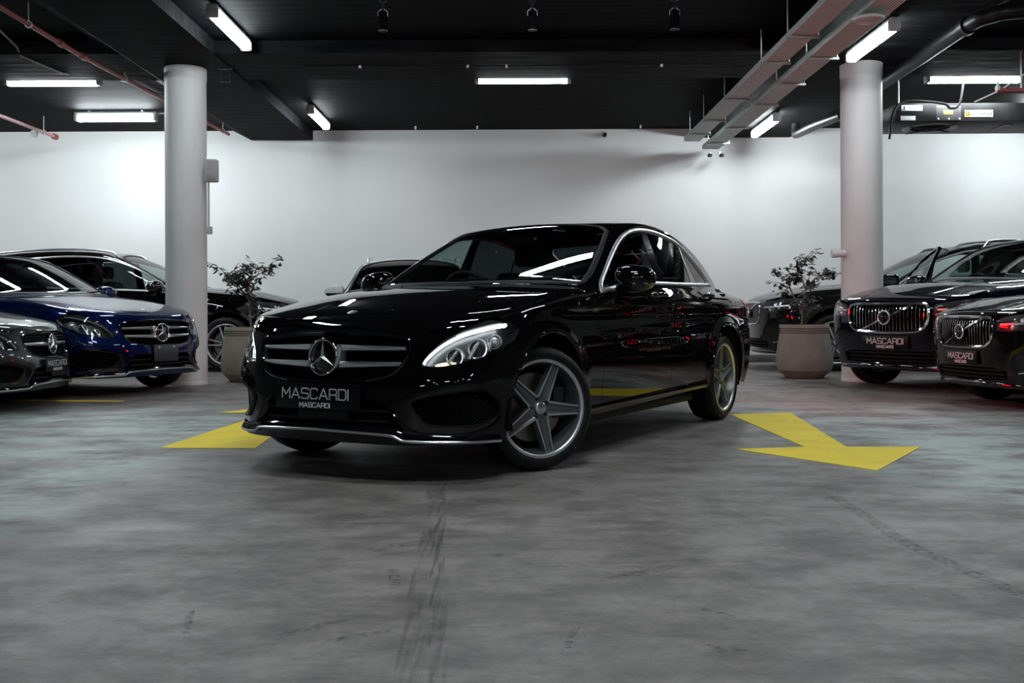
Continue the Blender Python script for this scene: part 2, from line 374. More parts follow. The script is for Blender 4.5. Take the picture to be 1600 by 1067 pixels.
class Skin:
    """cuts panels out of an implicit body"""
    def __init__(s, body, res): s.B, s.res = body, res
    def f(s, x, y, z):
        a, b = s.B.tub(x, y, z), s.B.house(x, y, z); k = s.B.k_join; h = np.maximum(k-np.abs(a-b), 0)/k
        return np.minimum(a, b)-h*h*k*.25
    def project(s, q, proj, f=None):
        f = f or s.f; O, D, t1 = proj.rays(q); D = np.broadcast_to(D, O.shape)
        a = np.zeros(len(O)); b = np.broadcast_to(np.asarray(t1, float), (len(O),)).copy()
        for _ in range(24):
            m = .5*(a+b); P = O+m[:, None]*D; v = f(P[:, 0], P[:, 1], P[:, 2]) <= 0
            b = np.where(v, m, b); a = np.where(v, a, m)
        return O+b[:, None]*D
    def on(s, pts, proj, f=None): return s.project(np.array(pts, float), proj, f)
    def snap(s, pts, proj, f=None): return s.project(proj.to2(np.array(pts, float)), proj, f)
    def normal(s, P, f=None): return s.B.grad(f or s.f, P)
    def panel(s, loop, proj, holes=(), gap=.0025, off=0., flange=.012, f=None, res=None, dom=None):
        res = res or s.res
        poly = proj.to2(np.array(loop, float)) if dom is None else np.array(dom, float)
        poly = resample(inset(poly, gap), res)
        hs = [resample(inset(proj.to2(np.array(h, float)), -gap), res) for h in holes]
        lo, hi = poly.min(0), poly.max(0)
        gx, gy = np.meshgrid(np.arange(lo[0], hi[0], res), np.arange(lo[1], hi[1], res)); gx = gx+(np.arange(gx.shape[0]) % 2)[:, None]*res*.5
        G = np.stack([gx.ravel(), gy.ravel()], 1); G = G[pip(G, poly)]
        if len(G): G = G[seg_dist(G, poly) > .5*res]
        for h in hs:
            if len(G): G = G[~pip(G, h)]
            if len(G): G = G[seg_dist(G, h) > .5*res]
        pts, edges, loops, k = [], [], [], 0
        for L in [poly]+hs:
            n = len(L); pts.append(L); edges += [(k+i, k+(i+1) % n) for i in range(n)]; k += n
        nb = k; pts = np.concatenate(pts+([G] if len(G) else []))
        r = delaunay_2d_cdt([Vector(p) for p in pts], edges, [], 0, 1e-6)
        q = np.array([tuple(v) for v in r[0]]); T = np.array([t for t in r[2] if len(t) == 3], int)
        c = q[T].mean(1); keep = pip(c, poly)
        for h in hs: keep &= ~pip(c, h)
        T = T[keep]; P = s.project(q, proj, f); N = s.normal(P, f)
        e = np.cross(P[T[:, 1]]-P[T[:, 0]], P[T[:, 2]]-P[T[:, 0]]); flip = ((e*N[T[:, 0]]).sum(1) < 0)
        T = np.where(flip[:, None], T[:, ::-1], T)
        P = P+N*off; V, NN, F = [P], [N], [tuple(map(int, t)) for t in T]
        if flange:
            cnt = {}
            for t in F:
                for a, b in ((t[0], t[1]), (t[1], t[2]), (t[2], t[0])): cnt[(a, b)] = 1
            bd = [(a, b) for (a, b) in cnt if (b, a) not in cnt]; ids = sorted({a for e_ in bd for a in e_}); mp = {v: len(q)+i for i, v in enumerate(ids)}
            V.append(P[ids]-N[ids]*flange); NN.append(N[ids])
            F += [(b, a, mp[a], mp[b]) for a, b in bd]
        return np.concatenate(V), np.concatenate(NN), F
    def strip(s, pts, prof, f=None, closed=False, taper=None):
        """moulding: profile (side, height) swept along points lying on the surface"""
        P = np.array(pts, float); N = s.normal(P, f); n = len(P); t = np.roll(P, -1, 0)-np.roll(P, 1, 0)
        if not closed: t[0] = P[1]-P[0]; t[-1] = P[-1]-P[-2]
        t /= np.linalg.norm(t, axis=1, keepdims=True); b = np.cross(t, N); b /= np.maximum(np.linalg.norm(b, axis=1, keepdims=True), 1e-9)
        V, NN, F = [], [], []; k = len(prof)
        for i in range(n):
            w = 1. if taper is None else taper[i]
            for a, h in prof: V.append(P[i]+b[i]*a*w+N[i]*h); NN.append(N[i])
        for i in range(n if closed else n-1):
            j = (i+1) % n
            for q in range(k-1): F.append((i*k+q, j*k+q, j*k+q+1, i*k+q+1))
        if not closed: F += [tuple(range(k)), tuple((n-1)*k+q for q in range(k))[::-1]]
        return np.array(V), None, F
def emit(name, A, mat, parent, smooth=False, angle=40):
    V, N, F = A
    me = mesh_from(V, F, N)
    if N is None:
        bm = bmesh.new(); bm.from_mesh(me); bmesh.ops.recalc_face_normals(bm, faces=bm.faces); bm.to_mesh(me); bm.free()
        o = link(name, me, mat, parent, True); me.set_sharp_from_angle(angle=math.radians(angle)); return o
    return link(name, me, mat, parent)
def both(name, A, mat, parent, parents=None):
    """left part and its mirror image on the right"""
    l = emit(name, A, mat, parent if parents is None else parents[0])
    V, N, F = A; B = (V*[1, -1, 1], None if N is None else N*[1, -1, 1], [f[::-1] for f in F])
    return l, emit(name, B, mat, parent if parents is None else parents[1])
# ------------------------------------------------------------------ wheels
def rot_copy(o, ang, parent):
    c = o.copy(); COL.objects.link(c); c.parent = parent; c.rotation_euler = (0, ang, 0); return c
def spoke_star(R, r0, w0, w1):
    """broad spoke with two machined ridges and a sunken middle, along +z, face toward +y"""
    V, F, mi = [], [], []; S = 7
    for i in range(S+1):
        t = i/S; z = r0+(R-r0)*t; w = w0+(w1-w0)*t**.8; y = .004+.010*t; rd = w*.26
        for x, h in ((-w/2-.004, -.035), (-w/2, 0), (-w/2+rd*.55, 0), (-w/2+rd, -.011), (0, -.014), (w/2-rd, -.011), (w/2-rd*.55, 0), (w/2, 0), (w/2+.004, -.035)): V.append((x, y+h, z))
    for i in range(S):
        for k in range(8):
            a = i*9+k; F.append((a, a+1, a+10, a+9)); mi.append(0 if k in (1, 6) else 1)
    return V, F, mi
def spoke_twin(R, r0, w0, w1):
    V, F, mi = [], [], []
    for sg in (-1, 1):
        k0 = len(V); S = 6
        for i in range(S+1):
            t = i/S; z = r0+(R-r0)*t; x0 = sg*(w0/2+(w1/2-w0/2)*t); w = .020-.004*t; y = .016-.01*t
            for x, h in ((x0-w/2-.003, -.03), (x0-w/2, 0), (x0+w/2, 0), (x0+w/2+.003, -.03)): V.append((x, y+h, z))
        for i in range(S):
            for k in range(3): a = k0+i*4+k; F.append((a, a+1, a+5, a+4)); mi.append(0 if k == 1 else 1)
    return V, F, mi
def wheel(parent, x, side, R, rim_r, width, n_spokes, style, steer=0., rot=0., hub_y=.80):
    """side +1 left, -1 right"""
    w = empty('wheel', (x, side*(hub_y-width/2), R), (0 if side > 0 else math.pi)+steer, parent)
    hw = width/2; sw = hw-.012
    prof = [(rim_r-.012, -hw+.03), (rim_r-.004, -hw+.012), (rim_r+.02, -hw), (R-.035, -hw+.002), (R-.012, -hw+.018), (R-.002, -hw+.05)]
    for g in (-.045, 0, .045): prof += [(R, g-.012), (R, g-.004), (R-.007, g-.003), (R-.007, g+.003), (R, g+.004)]
    prof += [(R-.002, hw-.05), (R-.012, hw-.018), (R-.035, hw-.002), (R-.05, hw+.001), (rim_r+.03, hw), (rim_r+.012, hw-.004), (rim_r-.004, hw-.012), (rim_r-.012, hw-.03)]
    lathe('tyre', prof, 'rubber', w, 72, 'y', 25)
    lathe('rim', [(rim_r-.004, -hw+.01), (rim_r-.02, -hw+.02), (rim_r-.035, -hw+.05), (rim_r-.04, hw-.09), (rim_r-.025, hw-.045), (rim_r-.02, hw-.018)], 'rimdark', w, 64, 'y', 40)
    lathe('rim_lip', [(rim_r-.021, hw-.03), (rim_r-.019, hw-.012), (rim_r-.010, hw-.006), (rim_r-.001, hw-.008), (rim_r+.001, hw-.016)], 'rim', w, 72, 'y', 60)
    V, F, mi = spoke_star(rim_r-.016, .050, .080, .046) if style == 'star' else spoke_twin(rim_r-.016, .055, .026, .085)
    V = [(a, b+hw-.042, c) for a, b, c in V]
    me = mesh_from(V, F, None, mi); sp = link('spoke', me, ['rim', 'rimdark'], w); sp.rotation_euler = (0, rot, 0)
    for k in range(1, n_spokes): rot_copy(sp, rot+2*math.pi*k/n_spokes, w)
    h = lathe('hub', [(0, hw-.030), (.030, hw-.030), (.034, hw-.033), (.036, hw-.045), (.062, hw-.05), (.068, hw-.06), (.07, hw-.10), (0, hw-.10)], 'rimdark', w, 40, 'y', 40)
    lathe('centre_cap', [(0, hw-.024), (.026, hw-.025), (.031, hw-.029), (.031, hw-.034)], 'satin', w, 32, 'y', 50)
    for k in range(5):
        a = rot+2*math.pi*(k+.5)/5; lathe('wheel_bolt', [(0, .006), (.008, .006), (.010, 0), (.010, -.02)], 'darkmetal', w, 8, 'y', 30, (math.sin(a)*.048, hw-.05, math.cos(a)*.048))
    lathe('brake_disc', [(.07, hw-.135), (.07, hw-.115), (rim_r*.70, hw-.115), (rim_r*.70, hw-.14), (.07, hw-.14)], 'disc', w, 48, 'y', 30)
    bm = bmesh.new(); add_box(bm, (rim_r*.60*(-1), hw-.12, .02), (.07, .06, .17), None, .012); bm_obj('brake_caliper', bm, 'darkmetal', w, True, 40)
    lathe('wheel_backing', [(0, hw-.15), (rim_r-.05, hw-.15), (rim_r-.05, hw-.16), (0, hw-.16)], 'void', w, 32, 'y', 30)
    return w
def grille_lattice(sk, loop, proj, off, pitch, w, f=None, hexy=True):
    """diagonal wire mesh filling a loop on the body, joined as one piece"""
    poly = proj.to2(np.array(loop, float)); lo, hi = poly.min(0), poly.max(0); segs = []
    H = hi[1]-lo[1]; slopes = (.62, -.62) if hexy else (1.0, -1.0)
    for m in slopes:
        c = lo[1]-abs(m)*(hi[0]-lo[0]); c1 = hi[1]+abs(m)*(hi[0]-lo[0])
        while c < c1:
            xs = np.arange(lo[0], hi[0], .012); P = np.stack([xs, c+m*(xs-lo[0])], 1)
            ins = pip(P, poly)
            for i in range(len(xs)-1):
                if ins[i] and ins[i+1]: segs.append((P[i], P[i+1]))
            c += pitch
    if not segs: return None
    A = np.array([s_[0] for s_ in segs]); Bq = np.array([s_[1] for s_ in segs])
    Q = np.concatenate([A, Bq]); P = sk.project(Q, proj, f); N = sk.normal(P, f); n = len(A); V, F = [], []
    d = Bq-A; d /= np.linalg.norm(d, axis=1, keepdims=True)
    a3, b3 = P[:n], P[n:]; t = b3-a3; t /= np.linalg.norm(t, axis=1, keepdims=True); bn = np.cross(t, N[:n])
    for i in range(n):
        k = len(V); o = N[i]*off
        V += [a3[i]+bn[i]*w+o, a3[i]-bn[i]*w+o, b3[i]-bn[i]*w+o, b3[i]+bn[i]*w+o, a3[i]+o+N[i]*w, b3[i]+o+N[i]*w]
        F += [(k, k+4, k+5, k+3), (k+4, k+1, k+2, k+5)]
    return V, None, F
def star_badge(parent, name, M, R, disc='gloss'):
    """ring, dark disc and three tapered points; M maps local z to the outward direction"""
    e = empty(name, (0, 0, 0), 0, parent); e.matrix_local = M
    V, F = tube_arrays([(R*math.cos(a), R*math.sin(a), 0) for a in np.linspace(0, 2*math.pi, 49)[:-1]], R*.085, 8, False, True)
    link('ring', mesh_from(V, F), 'chrome', e, True)
    lathe('disc', [(0, .004), (R*.9, 0), (R, -.01), (R*1.02, -.03)], disc, e, 40, 'z', 60)
    V, F = [], []
    for k in range(3):
        a = math.pi/2+k*2*math.pi/3; d = Vector((math.cos(a), math.sin(a), 0)); n = Vector((-d.y, d.x, 0)); q = len(V)
        V += [d*(R*.98)+Vector((0, 0, .006)), n*(R*.13)-d*(R*.07), -n*(R*.13)-d*(R*.07), Vector((0, 0, .022))]
        for i in range(1, 3): V[q+i] = V[q+i]+Vector((0, 0, .004))
        F += [(q, q+1, q+3), (q+2, q, q+3), (q+1, q+2, q+3)]
    link('star', mesh_from(V, F), 'satin', e)
    return e
def frame_at(P, N, up=(0, 0, 1)):
    z = Vector(N).normalized(); x = Vector(up).cross(z).normalized(); y = z.cross(x)
    m = Matrix((x, y, z)).transposed().to_4x4(); m.translation = Vector(P); return m
# ------------------------------------------------------------------ four-door saloon
def seat_set(root, x, z, leather, rhd=True, w=.52, rows=2):
    """front seats with head restraints, a rear bench"""
    def seat(name, cx, cy, w, h):
        e = empty(name, (0, 0, 0), 0, root)
        bm = bmesh.new(); add_box(bm, (cx, cy, z+.10), (.50, w, .17), None, .05, 3); bm_obj('seat_cushion', bm, leather, e, True, 60)
        bm = bmesh.new(); add_box(bm, (0, 0, h/2), (.15, w, h), None, .06, 3); bmesh.ops.rotate(bm, cent=(0, 0, 0), matrix=Matrix.Rotation(math.radians(-16), 3, 'Y'), verts=bm.verts)
        bmesh.ops.translate(bm, vec=(cx-.24, cy, z+.12), verts=bm.verts); bm_obj('seat_back', bm, leather, e, True, 60)
        k = 1 if w < .8 else 3
        for i in range(k):
            yy = cy+(i-(k-1)/2)*w/3
            bm = bmesh.new(); add_box(bm, (cx-.27-h*.30, yy, z+.15+h*.97+.10), (.09, .27, .17), None, .04, 3); bm_obj('head_restraint', bm, leather, e, True, 60)
    for sy in (-.38, .38): seat('front_seat', x, sy, w, .62)
    seat('rear_bench', x-.92, 0, 1.25, .58)
def steering(root, P, R=.185):
    e = empty('steering_wheel', (0, 0, 0), 0, root); e.matrix_local = frame_at(P, (-.88, 0, .48))
    V, F = tube_arrays([(R*math.cos(a), R*math.sin(a), 0) for a in np.linspace(0, 2*math.pi, 41)[:-1]], .016, 8, False, True)
    link('wheel_rim', mesh_from(V, F), 'leather', e, True)
    lathe('airbag_hub', [(0, .03), (.06, .025), (.075, 0), (.07, -.03)], 'leather', e, 24)
    for a in (0, math.pi, -math.pi/2): tube('wheel_spoke', [(.06*math.cos(a), .06*math.sin(a), 0), (R*math.cos(a), R*math.sin(a), 0)], .014, 'gloss', e, 6)
def arch_pts(cx, cz, R, a0, a1, n=20):
    return [(cx+R*math.cos(a), cz+R*math.sin(a)) for a in np.linspace(a0, a1, n)]
def side_mirror(root, sgn, P, s=(.125, .245, .165), mat='paint'):
    """door mirror: shell, black lower cap, glass, stalk"""
    e = empty('door_mirror', (0, 0, 0), 0, root)
    bm = bmesh.new(); bmesh.ops.create_uvsphere(bm, u_segments=28, v_segments=18, radius=1)
    for v in bm.verts:
        x, y, z = v.co; q = lambda a, p: math.copysign(abs(a)**p, a)
        x, y, z = q(x, .75), q(y, .7), q(z, .8)
        if x < 0: x *= .35
        v.co = (x*s[0]*(1-.25*max(0, y*sgn)), y*s[1]*.5+0, z*s[2]*.5*(1-.18*y*sgn))
    bmesh.ops.translate(bm, vec=P, verts=bm.verts); up, lo = bm.copy(), bm
    bmesh.ops.bisect_plane(up, geom=up.verts[:]+up.edges[:]+up.faces[:], plane_co=(P[0], P[1], P[2]-.028), plane_no=(0, 0, 1), clear_inner=True)
    bmesh.ops.bisect_plane(lo, geom=lo.verts[:]+lo.edges[:]+lo.faces[:], plane_co=(P[0], P[1], P[2]-.031), plane_no=(0, 0, 1), clear_outer=True)
    bm_obj('mirror_shell', up, mat, e, True); bm_obj('mirror_lower_cap', lo, 'gloss', e, True)
    lathe('mirror_glass', [(0, 0), (.07, 0), (.07, .004)], 'chrome', e, 24).matrix_local = Matrix.Translation((P[0]-s[0]*.36, P[1], P[2])) @ Matrix.Rotation(-math.pi/2, 4, 'Y') @ Matrix.Diagonal((.75, 1.15, 1, 1))
    tube('mirror_stalk', [(P[0]+.01, P[1]-sgn*.05, P[2]-.05), (P[0]+.02, P[1]-sgn*s[1]*.62, P[2]-.072)], .018, 'gloss', e, 8)
    tube('turn_indicator', [(P[0]+s[0]*.93, P[1]-sgn*s[1]*.30, P[2]-.030), (P[0]+s[0]*.86, P[1]+sgn*s[1]*.12, P[2]-.030), (P[0]+s[0]*.55, P[1]+sgn*s[1]*.40, P[2]-.028)], .005, 'chrome', e, 6)
def door_handle(root, sk, x, z, proj, length=.24):
    q = np.array([(x+length/2*math.cos(a), z) for a in np.linspace(0, math.pi, 13)]); P = sk.project(q, PSide()); N = sk.normal(P)
    lift = [max(.004, .034*math.sin(math.pi*i/12)**.5) for i in range(13)]; r = [.012+.005*math.sin(math.pi*i/12) for i in range(13)]
    L = P+N*np.array(lift)[:, None]
    for sg in (1, -1): tube('door_handle', [tuple(p*[1, sg, 1]) for p in L], r, 'paint', root, 8)
    c = sk.project(np.array([(x+.02, z)]), PSide())[0]; n = sk.normal(np.array([c]))[0]
    A = sk.panel(sk.on([(x+.02+.085*math.cos(a), z+.033*math.sin(a)) for a in np.linspace(0, 2*math.pi, 25)[:-1]], PSide()), PSide(), gap=0, off=.001, flange=.001, res=.03)
    both('handle_recess', A, 'gloss', root)

def build_sedan(root, res=.022, steer=0., facelift=False, lamps_on=True, plate='MASCARDI'):
    B = Body(SEDAN); sk = Skin(B, res); S, T, Fp = PSide(), PTop(), PFront(); OB = PObl(32); WF = PWrap(-.15, 1); WR = PWrap(-2.9, -1); HS = PHouse(.62)
    side = lambda pts: sk.on(pts, S); top = lambda pts: sk.on(pts, T); frnt = lambda pts: sk.on(pts, Fp)
    cx0, cx1, cz, AR = -.03, -2.86, .335, .388
    MAT['paint'] = MAT['body_paint_slot']
    # --- shared lines
    hood_side = sk.snap(cr([(.629, .522, .747), (.606, .592, .735), (.549, .662, .755), (.476, .722, .775), (.384, .765, .80), (.253, .792, .83), (0, .80, .87), (-.322, .80, .90), (-.526, .795, .93), (-.64, .79, .945)], 3), OB)
    hood_front = frnt(cr([(0, .797), (.2, .792), (.37, .776), (.47, .760), (.522, .747)], 3))
    wg_low = [(-.721, .932), (-.86, .951), (-1.05, .972), (-1.3, .990), (-1.626, 1.0), (-2.04, 1.004), (-2.5, 1.010), (-2.88, 1.018), (-2.985, 1.026)]
    wg_top = cr([(-2.991, 1.027), (-2.912, 1.074), (-2.774, 1.146), (-2.618, 1.222), (-2.467, 1.285), (-2.324, 1.333), (-2.167, 1.357), (-2.005, 1.376), (-1.846, 1.384), (-1.684, 1.380), (-1.538, 1.362), (-1.399, 1.325), (-1.257, 1.262), (-1.039, 1.143), (-.819, 1.008), (-.745, .955)], 3)
    wg = np.concatenate([wg_low, wg_top]); WG = side(wg)
    # --- bonnet
    cowl = top(cr([(-.64, .79), (-.615, .62), (-.56, .35), (-.54, 0)], 3)); cowl[0] = hood_side[-1]
    emit('bonnet', sk.panel(sym(np.concatenate([hood_front[:-1], hood_side[:-1], cowl])), T, gap=.003, res=res), 'paint', root)
    # --- head lamp outline
    HLup = cr([(.682, .539, .568), (.664, .549, .610), (.632, .588, .660), (.592, .632, .702), (.538, .682, .738), (.470, .722, .772)], 3)
    k_hs = int(np.argmin(np.abs(hood_side[:, 0]-.470)))
    HL = sk.snap(HLup[:-1].tolist() + (hood_side[k_hs:12]-[0, 0, .004]).tolist() + cr([(.324, .823, .776), (.262, .849, .747), (.302, .853, .694), (.36, .843, .664), (.439, .819, .629), (.521, .772, .602), (.60, .69, .574), (.649, .616, .562), (.682, .539, .568)], 3)[:-1].tolist(), WF)
    # --- front bumper with grille, lower grille and side intakes cut out
    GR = frnt(cr([(0, .728), (.2, .724), (.40, .704), (.458, .690), (.470, .672), (.459, .604), (.418, .543), (.354, .513), (.249, .495), (.12, .487), (0, .484)], 3))
    LG = frnt([(0, .40), (.20, .40), (.345, .398), (.385, .375), (.42, .325), (.475, .262), (.43, .250), (.2, .253), (0, .255)])
    IN = sk.snap(cr([(.70, .47, .415), (.672, .621, .448), (.61, .698, .458), (.519, .778, .456), (.47, .80, .43), (.412, .829, .381), (.405, .826, .315), (.464, .798, .268), (.56, .74, .246), (.69, .585, .246), (.735, .50, .275), (.76, .43, .34), (.75, .425, .39)], 3, True), WF)
    IM = sk.snap(cr([(.73, .512, .394), (.66, .635, .435), (.519, .778, .450), (.46, .806, .42), (.417, .827, .375), (.412, .824, .330), (.506, .78, .283), (.60, .70, .277), (.684, .601, .283), (.71, .555, .315)], 3, True), WF)
    arch_front = side(arch_pts(cx0, cz, AR, math.radians(-20), math.radians(47), 12))
    k_out = int(np.argmin(np.abs(HL[:, 0]-.36)+10*(HL[:, 2] > .70)))
    low_edge = HL[k_out:][::-1]                   # from the inner point out to the wing joint
    outer = np.concatenate([hood_front, hood_side[1:k_hs], HL[1:15][::-1], [HL[0]], low_edge[:-1], [HL[k_out]], arch_front[::-1], sk.snap(cr([(.36, .82, .20), (.55, .74, .185), (.72, .49, .185), (.785, .25, .19), (.79, 0, .19)], 4), WF)])
    bumper = emit('front_bumper', sk.panel(sym(outer), WF, [sym(GR), sym(LG), IN, IN*[1, -1, 1]], gap=.002, res=res*.8), 'paint', root)
    # inner dark cavities behind the openings
    emit('bumper_cavity', sk.panel(sym(np.array([(.62, 0, .74), (.60, .5, .71), (.5, .66, .6), (.45, .80, .46), (.40, .82, .25), (.7, .45, .2), (.7, 0, .2)])), WF, gap=0, off=-.075, flange=0, res=.05), 'void', root)
    # --- radiator grille
    g = empty('radiator_grille', (0, 0, 0), 0, root)
    emit('grille_frame', sk.strip(np.concatenate([sym(GR)]), [(-.010, .003), (-.003, .007), (.003, .005), (.012, -.02)], closed=True), 'gloss', g)
    A = grille_lattice(sk, sym(GR), WF, -.05, .020, .0028)
    tag(emit('grille_mesh', A, 'mesh', g), kind='stuff')
    def slat(z0, z1, w, y0=.085, y1=.452):
        for sg in (1, -1):
            ys = np.linspace(y0, y1, 9); P = frnt([(y, z0+(z1-z0)*(y-y0)/(y1-y0)) for y in ys]); tp = [1-.45*(i/8) for i in range(9)]
            A = sk.strip(P*[1, sg, 1], [(-w, -.03), (-w*.9, -.004), (0, .004), (w*.9, -.004), (w, -.03)], taper=tp); emit('grille_slat', A, 'satin', g)
    if not facelift:
        slat(.655, .652, .016); slat(.572, .578, .018, y1=.44)
        for sg in (1, -1): # silver bracket joining the slats to the emblem
            P = frnt([(sg*.088, z) for z in np.linspace(.555, .668, 7)]); emit('emblem_bracket', sk.strip(P, [(-.022, -.03), (-.016, .002), (.016, .004), (.024, -.03)]), 'satin', g)
    else:
        slat(.612, .615, .020, y0=.07)
        pins = []
        for r_ in range(9):
            for c_ in range(-24, 25):
                y = c_*.0185+(.009 if r_ % 2 else 0); z = .50+r_*.026
                if pip(np.array([[y, z]]), sym(GR)[:, 1:])[0] and math.hypot(y, z-.607) > .11: pins.append((y, z))
        P = frnt(pins); V, F = [], []
        for p in P:
            k = len(V); p = p+np.array([-.012, 0, 0]); V += [p+[0, .004, 0], p+[0, 0, .004], p+[0, -.004, 0], p+[0, 0, -.004], p+[.006, 0, 0]]; F += [(k, k+1, k+4), (k+1, k+2, k+4), (k+2, k+3, k+4), (k+3, k, k+4)]
        tag(link('chrome_pins', mesh_from(V, F), 'chrome', g), kind='stuff')
    pc = frnt([(0, .605)])[0]; star_badge(root, 'star_emblem', frame_at(pc+np.array([.010, 0, 0]), (1, 0, .05)), .088)
    hb = top([(.525, 0)])[0]; hn = sk.normal(np.array([hb]))[0]
    e = lathe('bonnet_badge', [(0, .003), (.022, .003), (.028, .001), (.028, -.002)], 'satin', root, 28); e.matrix_local = frame_at(hb, hn, (1, 0, 0))
    # --- lower grille and intakes
    tag(emit('lower_grille_mesh', grille_lattice(sk, sym(LG), WF, -.035, .022, .003), 'mesh', root), kind='stuff')
    for z in (.30, .35): emit('lower_grille_bar', sk.strip(frnt([(y, z) for y in np.linspace(-.40, .40, 13)]), [(-.006, -.05), (-.006, -.02), (.006, -.02), (.006, -.05)]), 'plastic', root)
    for sg in (1, -1):
        fl = np.array([1, sg, 1])
        it = empty('side_intake', (0, 0, 0), 0, root)
        V, N, F = sk.panel(IN, WF, [IM], gap=.001, off=-.012, flange=.03, res=res); emit('intake_surround', (V*fl, N*fl, F if sg > 0 else [f[::-1] for f in F]), 'gloss', it)
        V, N, F = grille_lattice(sk, IM, WF, -.03, .0165, .0024); tag(emit('intake_mesh', (np.array(V)*fl, None, F), 'mesh', it), kind='stuff')
        V, N, F = sk.strip(IM, [(-.004, -.02), (-.004, -.006), (.004, -.006), (.004, -.02)], closed=True); emit('intake_rim', (V*fl, None, F), 'plastic', it)
    # chrome splitter lip
    lip = sk.snap(cr([(.40, .815, .200), (.52, .755, .203), (.634, .663, .207), (.725, .490, .213), (.741, .448, .226), (.754, .408, .238), (.786, .245, .247), (.799, 0, .252)], 5), WF)
    lipf = np.concatenate([lip, lip[:-1][::-1]*[1, -1, 1]])
    emit('splitter', sk.strip(lipf, [(-.004, -.05), (-.006, .012), (0, .020), (.010, .018), (.030, 0.0), (.035, -.05)]), 'gloss', root)
    emit('splitter_trim', sk.strip(lipf, [(-.006, .013), (-.0045, .0200), (.004, .0225), (.008, .019)]), 'satin', root)
    # --- number plate
    pl = empty('number_plate', (0, 0, 0), 0, root); px = frnt([(0, .41)])[0][0]+.012
    if plate:
        Mx = frame_at((px, 0, .412), (1, 0, .03)); o = box_obj('plate_board', (0, 0, 0), (.535, .128, .010), 'plate', pl, .006); o.matrix_local = Mx
        lettering('plate_lettering', 'MASCARDI', .42, .050, 'letter', pl, Mx @ Matrix.Translation((-.01, .014, .0055)), .125)
        lettering('plate_lettering', 'MASCARDI', .192, .021, 'letter_white', pl, Mx @ Matrix.Translation((-.01, -.042, .0055)), .2)
        o = box_obj('plate_bracket', (0, 0, 0), (.31, .06, .012), 'plastic', pl, .004); o.matrix_local = frame_at((px-.006, .03, .335), (1, 0, .03))
    else:
        Mx = frame_at((px, 0, .405), (1, 0, .03)); o = box_obj('plate_board', (0, 0, 0), (.33, .165, .010), pmat('grey_plate_holder', (.022, .025, .03), .5), pl, .006); o.matrix_local = Mx
        for sy in (-.1, .1): lathe('plate_screw', [(0, .01), (.012, .008), (.014, 0)], 'satin', pl, 12).matrix_local = Mx @ Matrix.Translation((sy, .055, .004))
    # --- head lamps
    drl = cr([(.674, .546, .580), (.660, .558, .604), (.632, .598, .648), (.592, .644, .687), (.540, .694, .719), (.478, .742, .740), (.398, .786, .757), (.33, .815, .764)], 4)
    for sg in (1, -1):
        fl = np.array([1, sg, 1]); h = empty('headlight', (0, 0, 0), 0, root)
        V, N, F = sk.panel(HL, WF, gap=.002, off=.001, flange=.006, res=res*.8); emit('lamp_lens', (V*fl, N*fl, F if sg > 0 else [f[::-1] for f in F]), 'lens', h)
        V, N, F = sk.panel(HL, WF, gap=.003, off=-.070, flange=-.066, res=.03); emit('lamp_housing', (V*fl, N*fl, F if sg > 0 else [f[::-1] for f in F]), pmat('lamp_housing_dark', (.055, .058, .06), .35, .7) if sg > 0 else bpy.data.materials['lamp_housing_dark'], h)
        P = sk.snap(drl, WF); V, N, F = sk.strip(P, [(-.011, -.030), (-.010, -.012), (0, -.008), (.010, -.012), (.011, -.030)], taper=[.30+.45*(i/len(P)) for i in range(len(P))])
        emit('running_light', (V*fl, None, F), 'drl' if lamps_on else 'reflector', h)
        P = sk.snap([p+np.array([0, .0, .016]) for p in drl[14:]], WF); V, N, F = sk.strip(P, [(-.006, -.035), (0, -.02), (.010, -.03)]); emit('lamp_brow', (V*fl, None, F), 'gloss', h)
        for (c, r) in (((.60, .69, .615), .036), ((.50, .765, .655), .040), ((.40, .805, .69), .030)):
            c = sk.snap([c], WF); n = sk.normal(c)[0]; c = c[0]-n*.045; ax = (Vector(n)*.35+Vector((1, 0, 0))*.65).normalized()
            o = lathe('projector', [(0, .030), (r*.5, .026), (r*.85, .012), (r, -.005), (r*1.05, -.03)], 'lens' if r > .032 else 'reflector', h, 24); o.matrix_local = frame_at(c*fl, (ax.x, ax.y*sg, ax.z))
            o = lathe('projector_bezel', [(r*1.02, .01), (r*1.22, .014), (r*1.3, -.01), (r*1.05, -.03)], 'reflector', h, 24); o.matrix_local = frame_at(c*fl, (ax.x, ax.y*sg, ax.z))
        for a0, a1 in (((.62, .655, .585), (.585, .70, .655)), ((.55, .735, .605), (.50, .765, .69)), ((.45, .80, .64), (.41, .80, .715))):
            P = sk.snap(np.linspace(a0, a1, 6), WF); V, N, F = sk.strip(P, [(-.009, -.06), (-.006, -.028), (.006, -.028), (.009, -.06)]); emit('lamp_fin', (V*fl, None, F), 'reflector', h)
        if lamps_on:
            P = sk.snap(np.linspace((.652, .595, .578), (.590, .685, .588), 7), WF); V, N, F = sk.strip(P, [(-.012, -.060), (-.008, -.05), (.008, -.046), (.012, -.060)], taper=[.4, .8, 1, 1, 1, .9, .5]); emit('warm_reflector', (V*fl, None, F), 'warm', h)
    # --- wings
    arch_f = side(arch_pts(cx0, cz, AR, math.radians(47), math.radians(190), 26))
    wing_front = HL[:k_out+1]; k_tip = int(np.argmin(np.linalg.norm(HL-[.33, .815, .785], axis=1)))
    door_fr = side([(-.655, .925), (-.625, .88), (-.612, .84), (-.618, .79), (-.655, .69), (-.675, .5), (-.68, .285)])
    fender = np.concatenate([hood_side[12:], side([(-.70, .935)]), door_fr, side([(-.40, .262)]), arch_f[::-1], wing_front[k_tip:][::-1]])
    both('front_wing', sk.panel(fender, OB, gap=.002, res=res*.8), 'paint', root)
